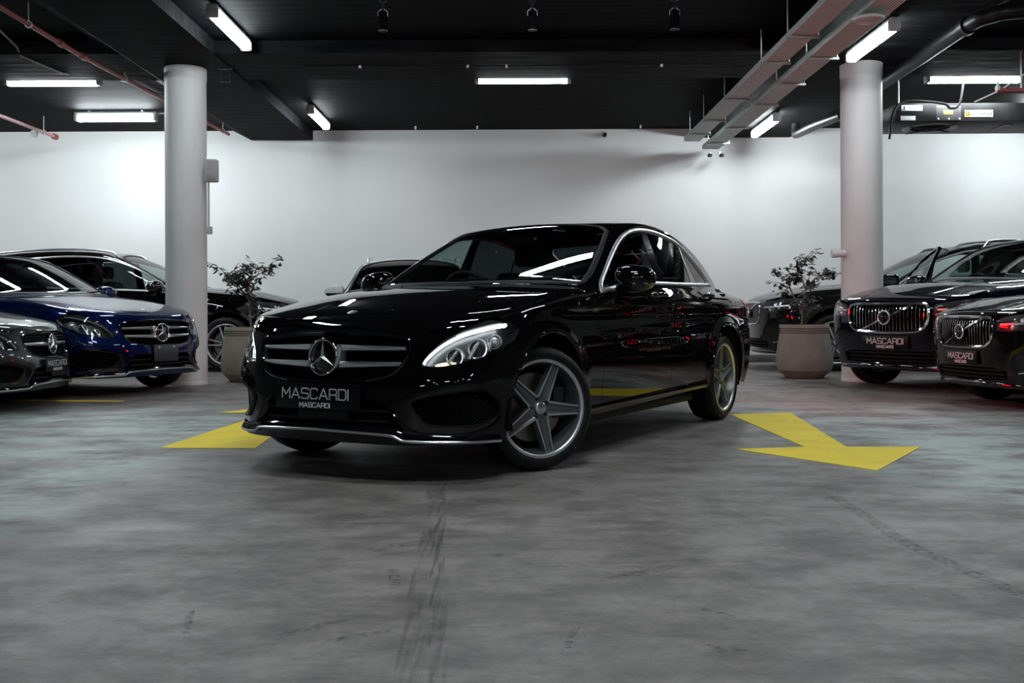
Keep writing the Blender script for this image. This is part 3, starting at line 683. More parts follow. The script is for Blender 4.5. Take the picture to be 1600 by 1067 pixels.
    # --- doors
    sill = lambda x: .262+(x+.46)*(.312-.262)/(-1.92)
    bl = [(-1.70, 1.0), (-1.715, .96), (-1.765, .82), (-1.772, .70), (-1.755, .55), (-1.715, .34), (-1.71, sill(-1.71))]
    belt = lambda x0, x1: [p for p in wg_low if x1 <= p[0] <= x0]
    d1 = side(door_fr[:, [0, 2]][::-1].tolist()+[(-.68, sill(-.68))][:0]+[(-.73, .934)]+belt(-.75, -1.69)+bl)
    d2 = side(bl[::-1]+belt(-1.71, -2.6)+cr([(-2.62, 1.012), (-2.70, .95), (-2.715, .88), (-2.66, .79), (-2.53, .69), (-2.445, .56), (-2.40, .42), (-2.385, sill(-2.385))], 3).tolist())
    both('front_door', sk.panel(d1, OB, gap=.0025, res=res), 'paint', root)
    both('rear_door', sk.panel(d2, OB, gap=.0025, res=res), 'paint', root)
    for x, z in ((-1.545, .918), (-2.515, .922)): door_handle(root, sk, x, z, OB)
    # --- side skirts
    q = np.array([(x, z) for x, z in zip(np.linspace(-.40, -2.42, 40), np.linspace(.245, .285, 40))]); P = sk.project(q, S)
    both('side_skirt', sk.strip(P, [(-.055, -.06), (-.045, .002), (-.02, .014), (.004, .012), (.016, .003), (.020, -.01)]), 'paint', root)
    # --- rear quarter, boot, tail
    arch_r = side(arch_pts(cx1, cz, AR, math.radians(-12), math.radians(137), 30)); arch_rb = side(arch_pts(cx1, cz, AR, math.radians(137), math.radians(190), 8))
    tl = cr([(-3.43, .845, .905), (-3.56, .81, .918), (-3.70, .70, .915), (-3.78, .52, .905), (-3.80, .42, .895), (-3.83, .42, .80), (-3.80, .60, .745), (-3.70, .75, .715), (-3.60, .815, .715), (-3.47, .85, .78)], 3, True); TL = sk.snap(tl, WR)
    back = sk.snap([(-3.62, .80, .74), (-3.70, .76, .68), (-3.60, .84, .62), (-3.40, .87, .62)], WR)
    rear_line = side([(-3.50, .60), (-3.24, .60)])
    q_top = sk.snap([(-3.0, .70, 1.03), (-3.15, .66, 1.02), (-3.30, .66, .985), (-3.46, .68, .96), (-3.60, .70, .93)], OB)
    d2b = side(cr([(-2.62, 1.012), (-2.70, .95), (-2.715, .88), (-2.66, .79), (-2.53, .69), (-2.445, .56), (-2.40, .42), (-2.385, sill(-2.385))], 3))
    quarter = np.concatenate([d2b, side([(-2.46, .30)]), arch_r, side([(-3.26, .61), (-3.40, .62)]), sk.snap([(-3.58, .82, .69), (-3.47, .85, .78), (-3.43, .845, .905), (-3.56, .81, .918)], OB), q_top[::-1], side([(-2.985, 1.028), (-2.88, 1.018)])])
    both('rear_quarter_panel', sk.panel(quarter, OB, gap=.001, res=res), 'paint', root)
    for sg in (1, -1):
        fl = np.array([1, sg, 1]); t_ = empty('tail_light', (0, 0, 0), 0, root)
        V, N, F = sk.panel(TL, WR, gap=.001, off=.003, flange=.02, res=.03); emit('tail_lens', (V*fl, N*fl, F if sg > 0 else [f[::-1] for f in F]), 'redlens', t_)
        V, N, F = sk.panel(TL, WR, gap=.001, off=-.035, flange=-.036, res=.06); emit('tail_housing', (V*fl, N*fl, F if sg > 0 else [f[::-1] for f in F]), 'void', t_)
        V, N, F = sk.panel(TL, WR, gap=.012, off=-.02, flange=.008, res=.04); emit('tail_glow', (V*fl, N*fl, F if sg > 0 else [f[::-1] for f in F]), 'red_glow' if lamps_on else 'red_dim', t_)
    bw = sym(sk.snap([(-3.84, 0, .72), (-3.82, .45, .73), (-3.72, .72, .735), (-3.58, .83, .70), (-3.40, .87, .62), (-3.26, .88, .61)]+[tuple(p) for p in arch_rb]+[(-3.5, .78, .24), (-3.7, .55, .24), (-3.78, 0, .24)], WR))
    emit('rear_bumper', sk.panel(bw, WR, gap=.002, res=.04), 'paint', root)
    bt = sym(sk.snap([(-3.38, 0, 1.05), (-3.40, .3, 1.04), (-3.42, .55, 1.0), (-3.46, .67, .96), (-3.60, .69, .93), (-3.72, .66, .915), (-3.79, .42, .90), (-3.83, .42, .80), (-3.82, .45, .735), (-3.84, 0, .725)], WR))
    emit('boot_lid', sk.panel(bt, WR, gap=.003, res=.04), 'paint', root)
    # --- greenhouse: painted frame, glass, mouldings
    ws = sym(sk.snap(cr([(-.47, 0, .985), (-.53, .3, .99), (-.63, .56, .985), (-.70, .69, .985)], 4).tolist()+cr([(-.82, .69, 1.05), (-1.08, .635, 1.19), (-1.36, .565, 1.345)], 4).tolist()+cr([(-1.42, .50, 1.38), (-1.455, .25, 1.40), (-1.465, 0, 1.405)], 3).tolist(), HS))
    rw = sym(sk.snap([(-2.72, 0, 1.37), (-2.70, .3, 1.36), (-2.68, .5, 1.34), (-2.80, .56, 1.29), (-3.10, .56, 1.16), (-3.28, .55, 1.065), (-3.34, .3, 1.09), (-3.36, 0, 1.10)], HS))
    lowr = np.array([(-.44, 0, .97), (-.50, .3, .975), (-.60, .57, .965), (-.68, .74, .95), (-.72, .80, .93), (-1.0, .81, .94), (-2.0, .81, .96), (-2.7, .80, .98), (-2.985, .74, 1.02), (-3.10, .68, 1.02), (-3.25, .64, 1.00), (-3.40, .5, 1.02), (-3.42, 0, 1.04)])
    WGi = WG.copy()
    emit('roof_frame', sk.panel(sym(lowr), HS, [ws, rw, WG, WG*[1, -1, 1]], gap=.0005, flange=.02, res=res), 'paint', root)
    emit('windscreen', sk.panel(ws, HS, gap=.002, off=-.002, flange=.003, res=.04), 'glass', root)
    emit('rear_window', sk.panel(rw, HS, gap=.002, off=-.002, flange=.003, res=.05), 'tint', root)
    emit('windscreen_surround', sk.strip(sk.project(resample(HS.to2(ws), .03), HS), [(-.008, .001), (-.006, .0055), (.012, .0055), (.024, .001), (.03, -.006)], closed=True), 'plastic', root)
    # chrome frame of the side windows
    trim = side(resample(inset(wg, .004), .03))
    both('window_chrome_trim', sk.strip(trim, [(-.008, -.002), (-.007, .006), (.0, .010), (.012, .009), (.018, .004), (.020, -.008)], closed=True), 'trim', root)
    dom = resample(inset(HS.to2(WG), .014), .03)
    L = lambda x0, z0, x1, z1: HS.to2(side([(x0, z0), (x1, z1)]))
    bf, br = L(-1.645, 1.0, -1.71, 1.40), L(-1.80, 1.0, -1.795, 1.40); cf, cb = L(-2.355, 1.0, -2.375, 1.33), L(-2.375, 1.0, -2.395, 1.33)
    lo_, hi_ = dom[:, 0].min(), dom[:, 0].max()
    def keep_front(d, ln): c = clip_half(d, ln[0], ln[1]); return c if c[:, 0].mean() > clip_half(d, ln[1], ln[0])[:, 0].mean() else clip_half(d, ln[1], ln[0])
    def keep_back(d, ln): c = clip_half(d, ln[0], ln[1]); return c if c[:, 0].mean() < clip_half(d, ln[1], ln[0])[:, 0].mean() else clip_half(d, ln[1], ln[0])
    both('front_door_glass', sk.panel(None, HS, gap=0, off=-.006, flange=.003, res=.05, dom=keep_front(dom, bf)), 'glass', root)
    both('centre_pillar_trim', sk.panel(None, HS, gap=0, off=-.003, flange=.004, res=.05, dom=keep_front(keep_back(dom, bf), br)), 'gloss', root)
    both('rear_door_glass', sk.panel(None, HS, gap=0, off=-.006, flange=.003, res=.05, dom=keep_front(keep_back(dom, br), cf)), 'tint', root)
    both('glass_divider', sk.panel(None, HS, gap=0, off=-.002, flange=.004, res=.05, dom=keep_front(keep_back(dom, cf), cb)), 'satin', root)
    both('quarter_glass', sk.panel(None, HS, gap=0, off=-.006, flange=.003, res=.05, dom=keep_back(dom, cb)), 'tint', root)
    sail = side([(-.755, .955), (-.86, 1.022), (-.90, .967)]); both('mirror_sail', sk.panel(sail, OB, gap=0, off=.001, flange=.003, res=.03), 'gloss', root)
    for sg in (1, -1): side_mirror(root, sg, (-.955, sg*.955, 1.018))
    # --- wheels, wheel housings, underbody
    for x, st in ((0., steer), (-2.84, 0.)):
        for sg in (1, -1): wheel(root, x-.02, sg, .325, .258, .225, 5, 'star', st if sg > 0 else st, -.40 if x > -1 else .03, .872)
    for cx in (cx0, cx1):
        V, F = [], []; n = 20
        for y in (.855, .45):
            for a in np.linspace(math.radians(-14), math.radians(194), n): V.append((cx+(AR+.004)*math.cos(a), y, cz+(AR+.004)*math.sin(a)))
        F = [(i, i+1, n+i+1, n+i) for i in range(n-1)]+[tuple(range(n, 2*n))]
        both('wheel_housing', (np.array(V), None, F), 'plastic', root)
        both('arch_lip', sk.strip(side(arch_pts(cx, cz, AR+.003, math.radians(-12), math.radians(188), 40)), [(-.006, -.012), (-.004, .003), (.004, .004), (.010, .0)]), 'paint', root)
    bm = bmesh.new(); add_box(bm, (-1.43, 0, .215), (1.95, 1.56, .07), None, .02); bm_obj('underbody', bm, 'plastic', root); box_obj('engine_undertray', (.46, 0, .24), (.32, .9, .1), 'plastic', root); box_obj('boot_floor', (-3.46, 0, .32), (.40, 1.1, .12), 'plastic', root)
    # dark inner body so that joints read as joints
    inner = side([(.2, .75)]+[(-.62, .88), (-.75, .92), (-2.9, .98), (-3.3, .88), (-3.3, .7)]+arch_pts(cx1, cz, AR+.02, math.radians(150), math.radians(10), 14)+[(-2.40, .24), (-.46, .22)]+arch_pts(cx0, cz, AR+.02, math.radians(190), math.radians(75), 14)[1:])
    both('inner_body', sk.panel(inner, S, gap=0, off=-.035, flange=0, res=.12), 'void', root)
    bm = bmesh.new(); add_box(bm, (.15, 0, .60), (.50, .86, .25)); bm_obj('engine_block', bm, 'void', root); box_obj('bulkhead', (-.52, 0, .68), (.06, 1.4, .44), 'void', root); box_obj('boot_bulkhead', (-3.08, 0, .63), (.04, 1.58, .66), 'void', root)
    # --- cabin
    P = [(-.60, .945), (-.80, .985), (-1.0, .975), (-1.10, .93), (-1.08, .70), (-.7, .5), (-.6, .5)]
    V = [(x, y, z) for y in (-.70, .70) for x, z in P]; n = len(P); F = [tuple(range(n))[::-1], tuple(range(n, 2*n))]+[(i, (i+1) % n, n+(i+1) % n, n+i) for i in range(n)]
    o = emit('dashboard', (np.array(V), None, F), 'dash', root, angle=30)
    steering(root, (-1.20, -.37, .93)); seat_set(root, -1.62, .40, 'leather')
    o = box_obj('cabin_floor', (-1.9, 0, .33), (2.6, 1.4, .04), 'leather', root); box_obj('parcel_shelf', (-2.98, 0, .985), (.62, 1.36, .03), 'dash', root)
    o = box_obj('interior_mirror', (-1.28, 0, 1.30), (.03, .22, .06), 'gloss', root, .012)
    for sg in (1, -1):
        y0 = .25*sg-.25
        tube('wiper', [(-.56, y0+.02, .992), (-.60, y0+.35, 1.02), (-.66, y0+.60, 1.03)], .008, 'plastic', root, 6)
    return root
def make_car(name, build, paint, loc, yaw, label, scale=(1, 1, 1), **kw):
    """yaw: angle of the tail, seen from above, right of the line of sight"""
    root = empty(name, (loc[0], loc[1], 0), math.atan2(-math.cos(yaw), -math.sin(yaw))); root.scale = scale
    MAT['body_paint_slot'] = MAT[paint]; MAT['paint'] = MAT[paint]
    tag(root, label, 'car'); build(root, **kw); return root
# ------------------------------------------------------------------ tall estate (SUV)
SUV = dict(
 Wp=[(.95,.87),(.6,.905),(.3,.925),(0,.94),(-.5,.932),(-1,.93),(-1.6,.935),(-2.3,.945),(-2.9,.95),(-3.3,.93),(-3.6,.90),(-3.85,.86)],
 V=[(.15,-.06),(.28,-.035),(.4,-.012),(.55,0),(.7,-.006),(.85,-.012),(.95,-.02),(1.0,-.035),(1.06,-.06),(1.12,-.09),(1.2,-.135),(1.35,-.23)],
 flare=((0,.37,.445,.014,.06),(-2.865,.37,.445,.016,.07)), extraW=None,
 Hc=[(1.0,.68),(.90,.85),(.82,.92),(.72,.965),(.55,1.015),(.3,1.075),(0,1.105),(-.3,1.13),(-.6,1.15),(-1.,1.15),(-3,1.12),(-3.9,1.1)],
 crown=[(1.,.05),(.3,.05),(-.6,.05),(-3.9,.05)], crown2=.02,
 sweep=[(.1,1.02),(.35,1.0),(.6,.96),(.8,.96),(1.0,1.0)],
 Fc=[(.1,.70),(.22,.78),(.32,.83),(.45,.85),(.6,.862),(.75,.868),(.85,.866),(.95,.85),(1.05,.80)],
 bow=[(0,0),(.1,.001),(.2,.006),(.3,.016),(.4,.032),(.5,.056),(.6,.09),(.7,.14),(.8,.225),(.87,.32),(.93,.45),(1.0,.68)],
 Rc=[(.1,-3.55),(.25,-3.72),(.4,-3.80),(.6,-3.82),(.8,-3.80),(1.0,-3.78),(1.2,-3.74)],
 rbow=[(0,0),(.2,.006),(.4,.025),(.6,.07),(.75,.14),(.85,.24),(.92,.36),(1.,.6)],
 k_tf=.09,k_ts=.12,k_r=.06,k_join=.05,
 wb=[(0,.76),(-.4,.81),(-.8,.835),(-1.2,.845),(-1.8,.85),(-2.6,.845),(-3.1,.825),(-3.4,.80),(-3.8,.76)],
 zb=1.1,tum=.30,tum2=.18,
 Roof=[(.2,.72),(-.2,.945),(-.52,1.11),(-.8,1.255),(-1.05,1.385),(-1.25,1.48),(-1.45,1.555),(-1.65,1.605),(-1.95,1.64),(-2.4,1.652),(-2.9,1.63),(-3.3,1.59),(-3.52,1.54),(-3.64,1.45),(-3.76,1.25),(-3.86,1.05)],
 cw=.28,cr=-.12,cx0=1.2,cx1=3.0,rcrown=.05,k_g=.08)
def build_suv(root, res=.035, face='slat', detail=True, open_door=False, seats='leather', glass_rear='tint', rails=True, screen='glass', mirror='gloss', wtrim='gloss', mirror_y=1.03):
    B = Body(SUV); sk = Skin(B, res); S, T, Fp = PSide(), PTop(), PFront(); OB = PObl(32); WF = PWrap(-.15, 1); WR = PWrap(-2.9, -1); HS = PHouse(.75)
    side = lambda pts: sk.on(pts, S); top = lambda pts: sk.on(pts, T); frnt = lambda pts: sk.on(pts, Fp)
    cx0, cx1, cz, AR = 0., -2.865, .375, .43
    hood_side = sk.snap(cr([(.78, .55, .91), (.70, .66, .925), (.60, .74, .955), (.40, .80, 1.01), (.1, .83, 1.04), (-.3, .84, 1.06), (-.60, .835, 1.075)], 3), OB)
    hood_front = frnt(cr([(0, .918), (.25, .916), (.45, .907), (.55, .900)], 3))
    wg_low = [(-.72, 1.045), (-1.1, 1.075), (-1.6, 1.095), (-2.3, 1.115), (-2.9, 1.145), (-3.25, 1.175), (-3.36, 1.20)]
    wg_top = cr([(-3.37, 1.215), (-3.38, 1.27), (-3.32, 1.37), (-3.20, 1.445), (-2.95, 1.505), (-2.5, 1.55), (-2.1, 1.56), (-1.75, 1.535), (-1.5, 1.475), (-1.25, 1.38), (-1.0, 1.245), (-.78, 1.09)], 3)
    wg = np.concatenate([wg_low, wg_top]); WG = side(wg)
    cowl = top(cr([(-.60, .835), (-.58, .6), (-.54, .3), (-.52, 0)], 3)); cowl[0] = hood_side[-1]
    emit('bonnet', sk.panel(sym(np.concatenate([hood_front[:-1], hood_side[:-1], cowl])), T, gap=.003), 'paint', root)
    for sg in (1, -1): # bonnet creases
        P = top(cr([(.70, .36*sg), (.3, .47*sg), (-.2, .56*sg), (-.5, .60*sg)], 5)); emit('bonnet_crease', sk.strip(P, [(-.03, -.002), (-.004, .004), (.004, .004), (.03, -.002)]), 'paint', root)
    HL = sk.snap(cr([(.80, .49, .75), (.79, .50, .855), (.76, .56, .888)], 3).tolist()+cr([(.70, .66, .905), (.60, .745, .920), (.45, .82, .93), (.30, .87, .92), (.24, .89, .895), (.30, .88, .85), (.45, .84, .80), (.62, .75, .765), (.74, .62, .745)], 3).tolist(), WF)
    GR = frnt(cr([(0, .880), (.30, .877), (.42, .867), (.455, .835), (.46, .755), (.44, .675), (.38, .62), (.28, .60), (0, .593)], 3))
    LG = frnt([(0, .405), (.45, .405), (.58, .375), (.56, .29), (0, .27)])
    k_out = int(np.argmin(np.abs(HL[:, 0]-.30)+10*(HL[:, 2] > .88)))
    arch_front = side(arch_pts(cx0, cz, AR, math.radians(-20), math.radians(62), 12))
    outer = np.concatenate([hood_front, HL[:7][::-1], HL[k_out:][::-1], arch_front[::-1], sk.snap(cr([(.36, .86, .22), (.6, .76, .21), (.75, .5, .21), (.80, .2, .21), (.80, 0, .21)], 3), WF)])
    emit('front_bumper', sk.panel(sym(outer), WF, [sym(GR), sym(LG)], gap=.002), 'paint', root)
    emit('bumper_cavity', sk.panel(sym(np.array([(.75, 0, .95), (.70, .5, .94), (.6, .72, .8), (.5, .82, .5), (.5, .80, .25), (.7, .5, .23), (.75, 0, .23)])), WF, gap=0, off=-.075, flange=0, res=.06), 'void', root)
    g = empty('radiator_grille', (0, 0, 0), 0, root)
    fr = sk.project(resample(WF.to2(sym(GR)), .03), WF)
    emit('grille_frame', sk.strip(fr, [(-.016, -.01), (-.014, .008), (0, .014), (.012, .006), (.014, -.02)], closed=True), 'chrome' if face == 'slat' else 'gloss', g)
    if face == 'slat':
        for i in range(-10, 11):
            y = i*.041; zs = [z for z in np.linspace(.595, .88, 40) if pip(np.array([[y, z]]), inset(sym(GR)[:, 1:], .012))[0]]
            if len(zs) < 3: continue
            P = frnt([(y, z) for z in np.linspace(zs[0], zs[-1], 7)]); A = sk.strip(P, [(-.0035, -.055), (-.003, -.012), (.003, -.012), (.0035, -.055)]); emit('grille_slat', A, 'chrome', g)
        P = frnt([(-.31+.62*t, .610+.255*t) for t in np.linspace(0, 1, 9)]); emit('diagonal_bar', sk.strip(P, [(-.010, -.012), (-.009, .004), (.009, .004), (.010, -.012)]), 'chrome', g)
        c = frnt([(0, .738)])[0]; e = empty('ring_emblem', (0, 0, 0), 0, root); e.matrix_local = frame_at(c+np.array([.014, 0, 0]), (1, 0, 0))
        R = .066; V, F = tube_arrays([(R*math.cos(a), R*math.sin(a), 0) for a in np.linspace(0, 2*math.pi, 33)[:-1]], .011, 8, False, True); link('ring', mesh_from(V, F), 'chrome', e, True)
        lathe('disc', [(0, .002), (R, -.002)], 'gloss', e, 28); box_obj('name_bar', (0, 0, .006), (R*1.9, .022, .006), 'gloss', e, .002)
        bm = bmesh.new(); add_box(bm, (.055, .058, 0), (.034, .034, .012), Matrix.Rotation(.78, 3, 'Z')); bm_obj('arrow_tip', bm, 'chrome', e)
    else:
        for z in (.695, .775): emit('grille_slat', sk.strip(frnt([(y, z) for y in np.linspace(-.43, .43, 15)]), [(-.018, -.04), (-.015, 0), (.015, 0), (.018, -.04)]), 'satin', g)
        star_badge(root, 'star_emblem', frame_at(frnt([(0, .735)])[0]+np.array([.02, 0, 0]), (1, 0, 0)), .10)
    # lower grille, side fins, skid plate
    for z in (.30, .34, .38): emit('lower_grille_bar', sk.strip(frnt([(y, z) for y in np.linspace(-.54, .54, 15)]), [(-.010, -.05), (-.008, -.015), (.008, -.015), (.010, -.05)]), 'plastic', root)
    both('bumper_fin', sk.panel(sk.snap([(.80, .50, .53), (.55, .80, .55), (.45, .86, .52), (.46, .855, .46), (.60, .76, .42)], WF), WF, gap=0, off=.010, flange=.02), 'paint', root)
    both('bumper_fin_trim', sk.strip(sk.snap(cr([(.45, .86, .40), (.6, .765, .385), (.68, .66, .36)], 5), WF), [(-.006, .004), (0, .010), (.006, .004)]), 'satin', root)
    lipf = sk.snap(cr([(.45, .84, .235), (.6, .755, .23), (.72, .55, .235), (.79, .25, .245), (.80, 0, .245)], 4), WF); lipf = np.concatenate([lipf, lipf[:-1][::-1]*[1, -1, 1]])
    emit('skid_plate', sk.strip(lipf, [(-.012, -.04), (-.012, .012), (0, .022), (.014, .018), (.04, -.02), (.045, -.05)]), 'gloss', root)
    if face == 'slat' and detail:
        pl = empty('number_plate', (0, 0, 0), 0, root); px = frnt([(0, .49)])[0][0]+.012; Mx = frame_at((px, 0, .49), (1, 0, 0))
        o = box_obj('plate_board', (0, 0, 0), (.535, .130, .010), 'plate', pl, .006); o.matrix_local = Mx
        lettering('plate_lettering', 'MASCARDI', .42, .052, 'letter', pl, Mx @ Matrix.Translation((0, .014, .0055)), .16)
        lettering('plate_lettering', 'MASCARDI', .195, .024, 'letter_white', pl, Mx @ Matrix.Translation((.0, -.042, .0055)), .2)
    for sg in (1, -1):
        fl = np.array([1, sg, 1]); h = empty('headlight', (0, 0, 0), 0, root); R_ = lambda F: F if sg > 0 else [f[::-1] for f in F]
        V, N, F = sk.panel(HL, WF, gap=.002, off=.001, flange=.006); emit('lamp_lens', (V*fl, N*fl, R_(F)), 'lens', h)
        V, N, F = sk.panel(HL, WF, gap=.003, off=-.07, flange=-.066, res=.05); emit('lamp_housing', (V*fl, N*fl, R_(F)), 'lampdark', h)
        P = sk.snap(cr([(.78, .52, .815), (.70, .66, .82), (.55, .79, .835), (.40, .845, .85)], 4), WF); V, N, F = sk.strip(P, [(-.010, -.04), (-.008, -.015), (.008, -.015), (.010, -.04)]); emit('light_bar', (V*fl, None, F), 'reflector', h)
        P = sk.snap(cr([(.62, .73, .785), (.60, .75, .885)], 4), WF); V, N, F = sk.strip(P, [(-.010, -.04), (-.008, -.015), (.008, -.015), (.010, -.04)]); emit('light_bar', (V*fl, None, F), 'reflector', h)
        for c in ((.72, .62, .785), (.66, .69, .86), (.50, .81, .81)):
            c = sk.snap([c], WF); n = sk.normal(c)[0]; c = c[0]-n*.04; o = lathe('projector', [(0, .02), (.02, .015), (.03, -.005), (.036, -.03)], 'reflector', h, 16); o.matrix_local = frame_at(c*fl, (n[0], n[1]*sg, n[2]))
    # wings, doors, quarters
    arch_f = side(arch_pts(cx0, cz, AR, math.radians(62), math.radians(192), 22)); k_tip = int(np.argmin(np.linalg.norm(HL-[.45, .82, .93], axis=1)))
    door_fr = side([(-.66, 1.03), (-.635, .95), (-.655, .8), (-.675, .5), (-.68, .34)])
    fender = np.concatenate([hood_side[9:], side([(-.70, 1.045)]), door_fr, side([(-.40, .33)]), arch_f[::-1], HL[k_tip:k_out+1][::-1]])
    both('front_wing', sk.panel(fender, OB, gap=.002), 'paint', root)
    belt = lambda x0, x1: [p for p in wg_low if x1 <= p[0] <= x0]
    bl = [(-1.71, 1.098), (-1.74, .9), (-1.74, .6), (-1.70, .34)]
    d1 = side(door_fr[:, [0, 2]][::-1].tolist()+[(-.73, 1.046)]+belt(-.8, -1.70)+bl); rl = cr([(-2.68, 1.133), (-2.72, 1.0), (-2.66, .88), (-2.50, .74), (-2.42, .6), (-2.40, .36)], 3)
    d2 = side(bl[::-1]+belt(-1.75, -2.6)+rl.tolist())
    A1 = sk.panel(d1, OB, gap=.003); hinge = np.array((-.70, .90, 0.))
    both('rear_door', sk.panel(d2, OB, gap=.003), 'paint', root)
    def L(x0, z0, x1, z1): return HS.to2(side([(x0, z0), (x1, z1)]))
    dom = resample(inset(HS.to2(WG), .018), .04)
    def kf(d, ln): c, e = clip_half(d, ln[0], ln[1]), clip_half(d, ln[1], ln[0]); return c if c[:, 0].mean() > e[:, 0].mean() else e
    def kb(d, ln): c, e = clip_half(d, ln[0], ln[1]), clip_half(d, ln[1], ln[0]); return c if c[:, 0].mean() < e[:, 0].mean() else e
    bf, br, cf, cb = L(-1.68, 1.08, -1.74, 1.56), L(-1.80, 1.08, -1.83, 1.57), L(-2.62, 1.12, -2.68, 1.56), L(-2.70, 1.12, -2.76, 1.56)
    fg = kf(dom, bf); AG = sk.panel(None, HS, gap=0, off=-.006, flange=.003, res=.06, dom=fg)
    ring = sk.project(resample(fg, .04), HS); AF = sk.strip(ring, [(-.006, -.03), (-.006, .004), (.026, .006), (.028, -.03)], closed=True); AF2 = sk.strip(ring, [(-.026, -.03), (-.026, .006), (.006, .004), (.006, -.03)], closed=True)
    if open_door:
        e = {1: empty('front_door', tuple(hinge), 0, root), -1: root}
        for sg in (1, -1):
            fl = np.array([1, sg, 1]); o_ = hinge*(sg > 0); R_ = lambda F: F if sg > 0 else [f[::-1] for f in F]
            if sg > 0: par = e[1]
            else: par = empty('front_door', (0, 0, 0), 0, root)
            emit('door_skin', (A1[0]*fl-o_, A1[1]*fl, R_(A1[2])), 'paint', par); emit('door_glass', (AG[0]*fl-o_, AG[1]*fl, R_(AG[2])), 'glass', par); emit('glass_frame', (AF2[0]*fl-o_, None, AF2[2]), 'gloss', par)
            emit('door_lining', (A1[0]*fl-o_-np.array([0, .05*sg, 0]), A1[1]*fl, R_(A1[2])), 'leather', par)
        e[1].rotation_euler = (0, 0, open_door)
        em = e[1]
    else:
        both('front_door', A1, 'paint', root); both('front_door_glass', AG, 'glass', root); em = root
    both('centre_pillar_trim', sk.panel(None, HS, gap=0, off=-.003, flange=.004, res=.06, dom=kf(kb(dom, bf), br)), 'gloss', root)
    both('rear_door_glass', sk.panel(None, HS, gap=0, off=-.006, flange=.003, res=.06, dom=kf(kb(dom, br), cf)), glass_rear, root)
    both('rear_pillar_trim', sk.panel(None, HS, gap=0, off=-.003, flange=.004, res=.06, dom=kf(kb(dom, cf), cb)), 'gloss', root)
    both('quarter_glass', sk.panel(None, HS, gap=0, off=-.006, flange=.003, res=.06, dom=kb(dom, cb)), glass_rear, root)
    both('window_trim', sk.strip(side(resample(inset(wg, .004), .05)), [(-.008, 0), (-.006, .006), (.014, .008), (.018, -.006)], closed=True), wtrim, root)
    for x, z in ((-1.56, .985), (-2.50, 1.0)): door_handle(root, sk, x, z, OB)
    arch_r = side(arch_pts(cx1, cz, AR, math.radians(-10), math.radians(140), 24)); arch_rb = arch_pts(cx1, cz, AR, math.radians(140), math.radians(188), 6)
    quarter = np.concatenate([side(rl), side([(-2.46, .34)])[:0], arch_r, side([(-3.45, .66), (-3.52, .70)]), sk.snap([(-3.55, .84, .85), (-3.55, .83, 1.0), (-3.50, .83, 1.12)], OB), side([(-3.36, 1.19)])])
    both('rear_quarter_panel', sk.panel(quarter, OB, gap=.001), 'paint', root)
    tl = sk.snap([(-3.50, .83, 1.12), (-3.55, .83, 1.0), (-3.55, .84, .85), (-3.68, .78, .80), (-3.76, .62, .80), (-3.77, .58, .88), (-3.70, .72, .95), (-3.66, .72, 1.12)], WR)
    both('tail_light', sk.panel(tl, WR, gap=.001, off=.002, flange=.03, res=.05), 'red_dim', root)
    bw = sym(sk.snap([(-3.81, 0, .72), (-3.78, .5, .74), (-3.66, .78, .78), (-3.52, .85, .70), (-3.40, .92, .66)]+[tuple(p) for p in side(arch_rb)]+[(-3.5, .80, .30), (-3.68, .5, .28), (-3.72, 0, .28)], WR))
    emit('rear_bumper', sk.panel(bw, WR, gap=.002, res=.06), 'paint', root)
    bt = sym(sk.snap([(-3.74, 0, 1.13), (-3.70, .5, 1.13), (-3.64, .72, 1.13), (-3.70, .72, .95), (-3.77, .58, .88), (-3.76, .60, .80), (-3.79, .45, .745), (-3.81, 0, .73)], WR)); emit('tailgate', sk.panel(bt, WR, gap=.002, res=.06), 'paint', root)
    ws = sym(sk.snap(cr([(-.50, 0, 1.12), (-.56, .4, 1.12), (-.66, .68, 1.11), (-.71, .75, 1.11)], 3).tolist()+cr([(-.85, .735, 1.18), (-1.15, .68, 1.34), (-1.42, .63, 1.48)], 3).tolist()+cr([(-1.50, .55, 1.53), (-1.55, .3, 1.56), (-1.56, 0, 1.57)], 3).tolist(), HS))
    rw = sym(sk.snap([(-3.50, 0, 1.53), (-3.49, .4, 1.52), (-3.47, .55, 1.50), (-3.56, .58, 1.38), (-3.66, .60, 1.20), (-3.70, .3, 1.18), (-3.71, 0, 1.18)], HS))
    lowr = np.array([(-.46, 0, 1.10), (-.52, .4, 1.10), (-.62, .68, 1.09), (-.70, .80, 1.05), (-1., .85, 1.04), (-2.2, .86, 1.08), (-2.9, .85, 1.11), (-3.36, .80, 1.16), (-3.50, .77, 1.12), (-3.62, .68, 1.11), (-3.72, .4, 1.11), (-3.74, 0, 1.11)])
    emit('roof_frame', sk.panel(sym(lowr), HS, [ws, rw, WG, WG*[1, -1, 1]], gap=.0005, flange=.02), 'paint', root)
    emit('windscreen', sk.panel(ws, HS, gap=.002, off=-.002, flange=.003, res=.06), screen, root); emit('rear_window', sk.panel(rw, HS, gap=.002, off=-.002, flange=.003, res=.08), glass_rear, root)
    emit('windscreen_surround', sk.strip(sk.project(resample(HS.to2(ws), .04), HS), [(-.008, .001), (-.006, .006), (.012, .006), (.024, .001), (.03, -.006)], closed=True), 'plastic', root)
    sail = side([(-.76, 1.07), (-.88, 1.145), (-.92, 1.085)]); both('mirror_sail', sk.panel(sail, OB, gap=0, off=.001, flange=.003, res=.05), 'gloss', root)
    for sg in (1, -1):
        if open_door and sg > 0: side_mirror(em, sg, (-.95-hinge[0], sg*mirror_y-hinge[1], 1.13), (.14, .26, .18), mirror)
        else: side_mirror(root, sg, (-.95, sg*mirror_y, 1.13), (.14, .26, .18), mirror)
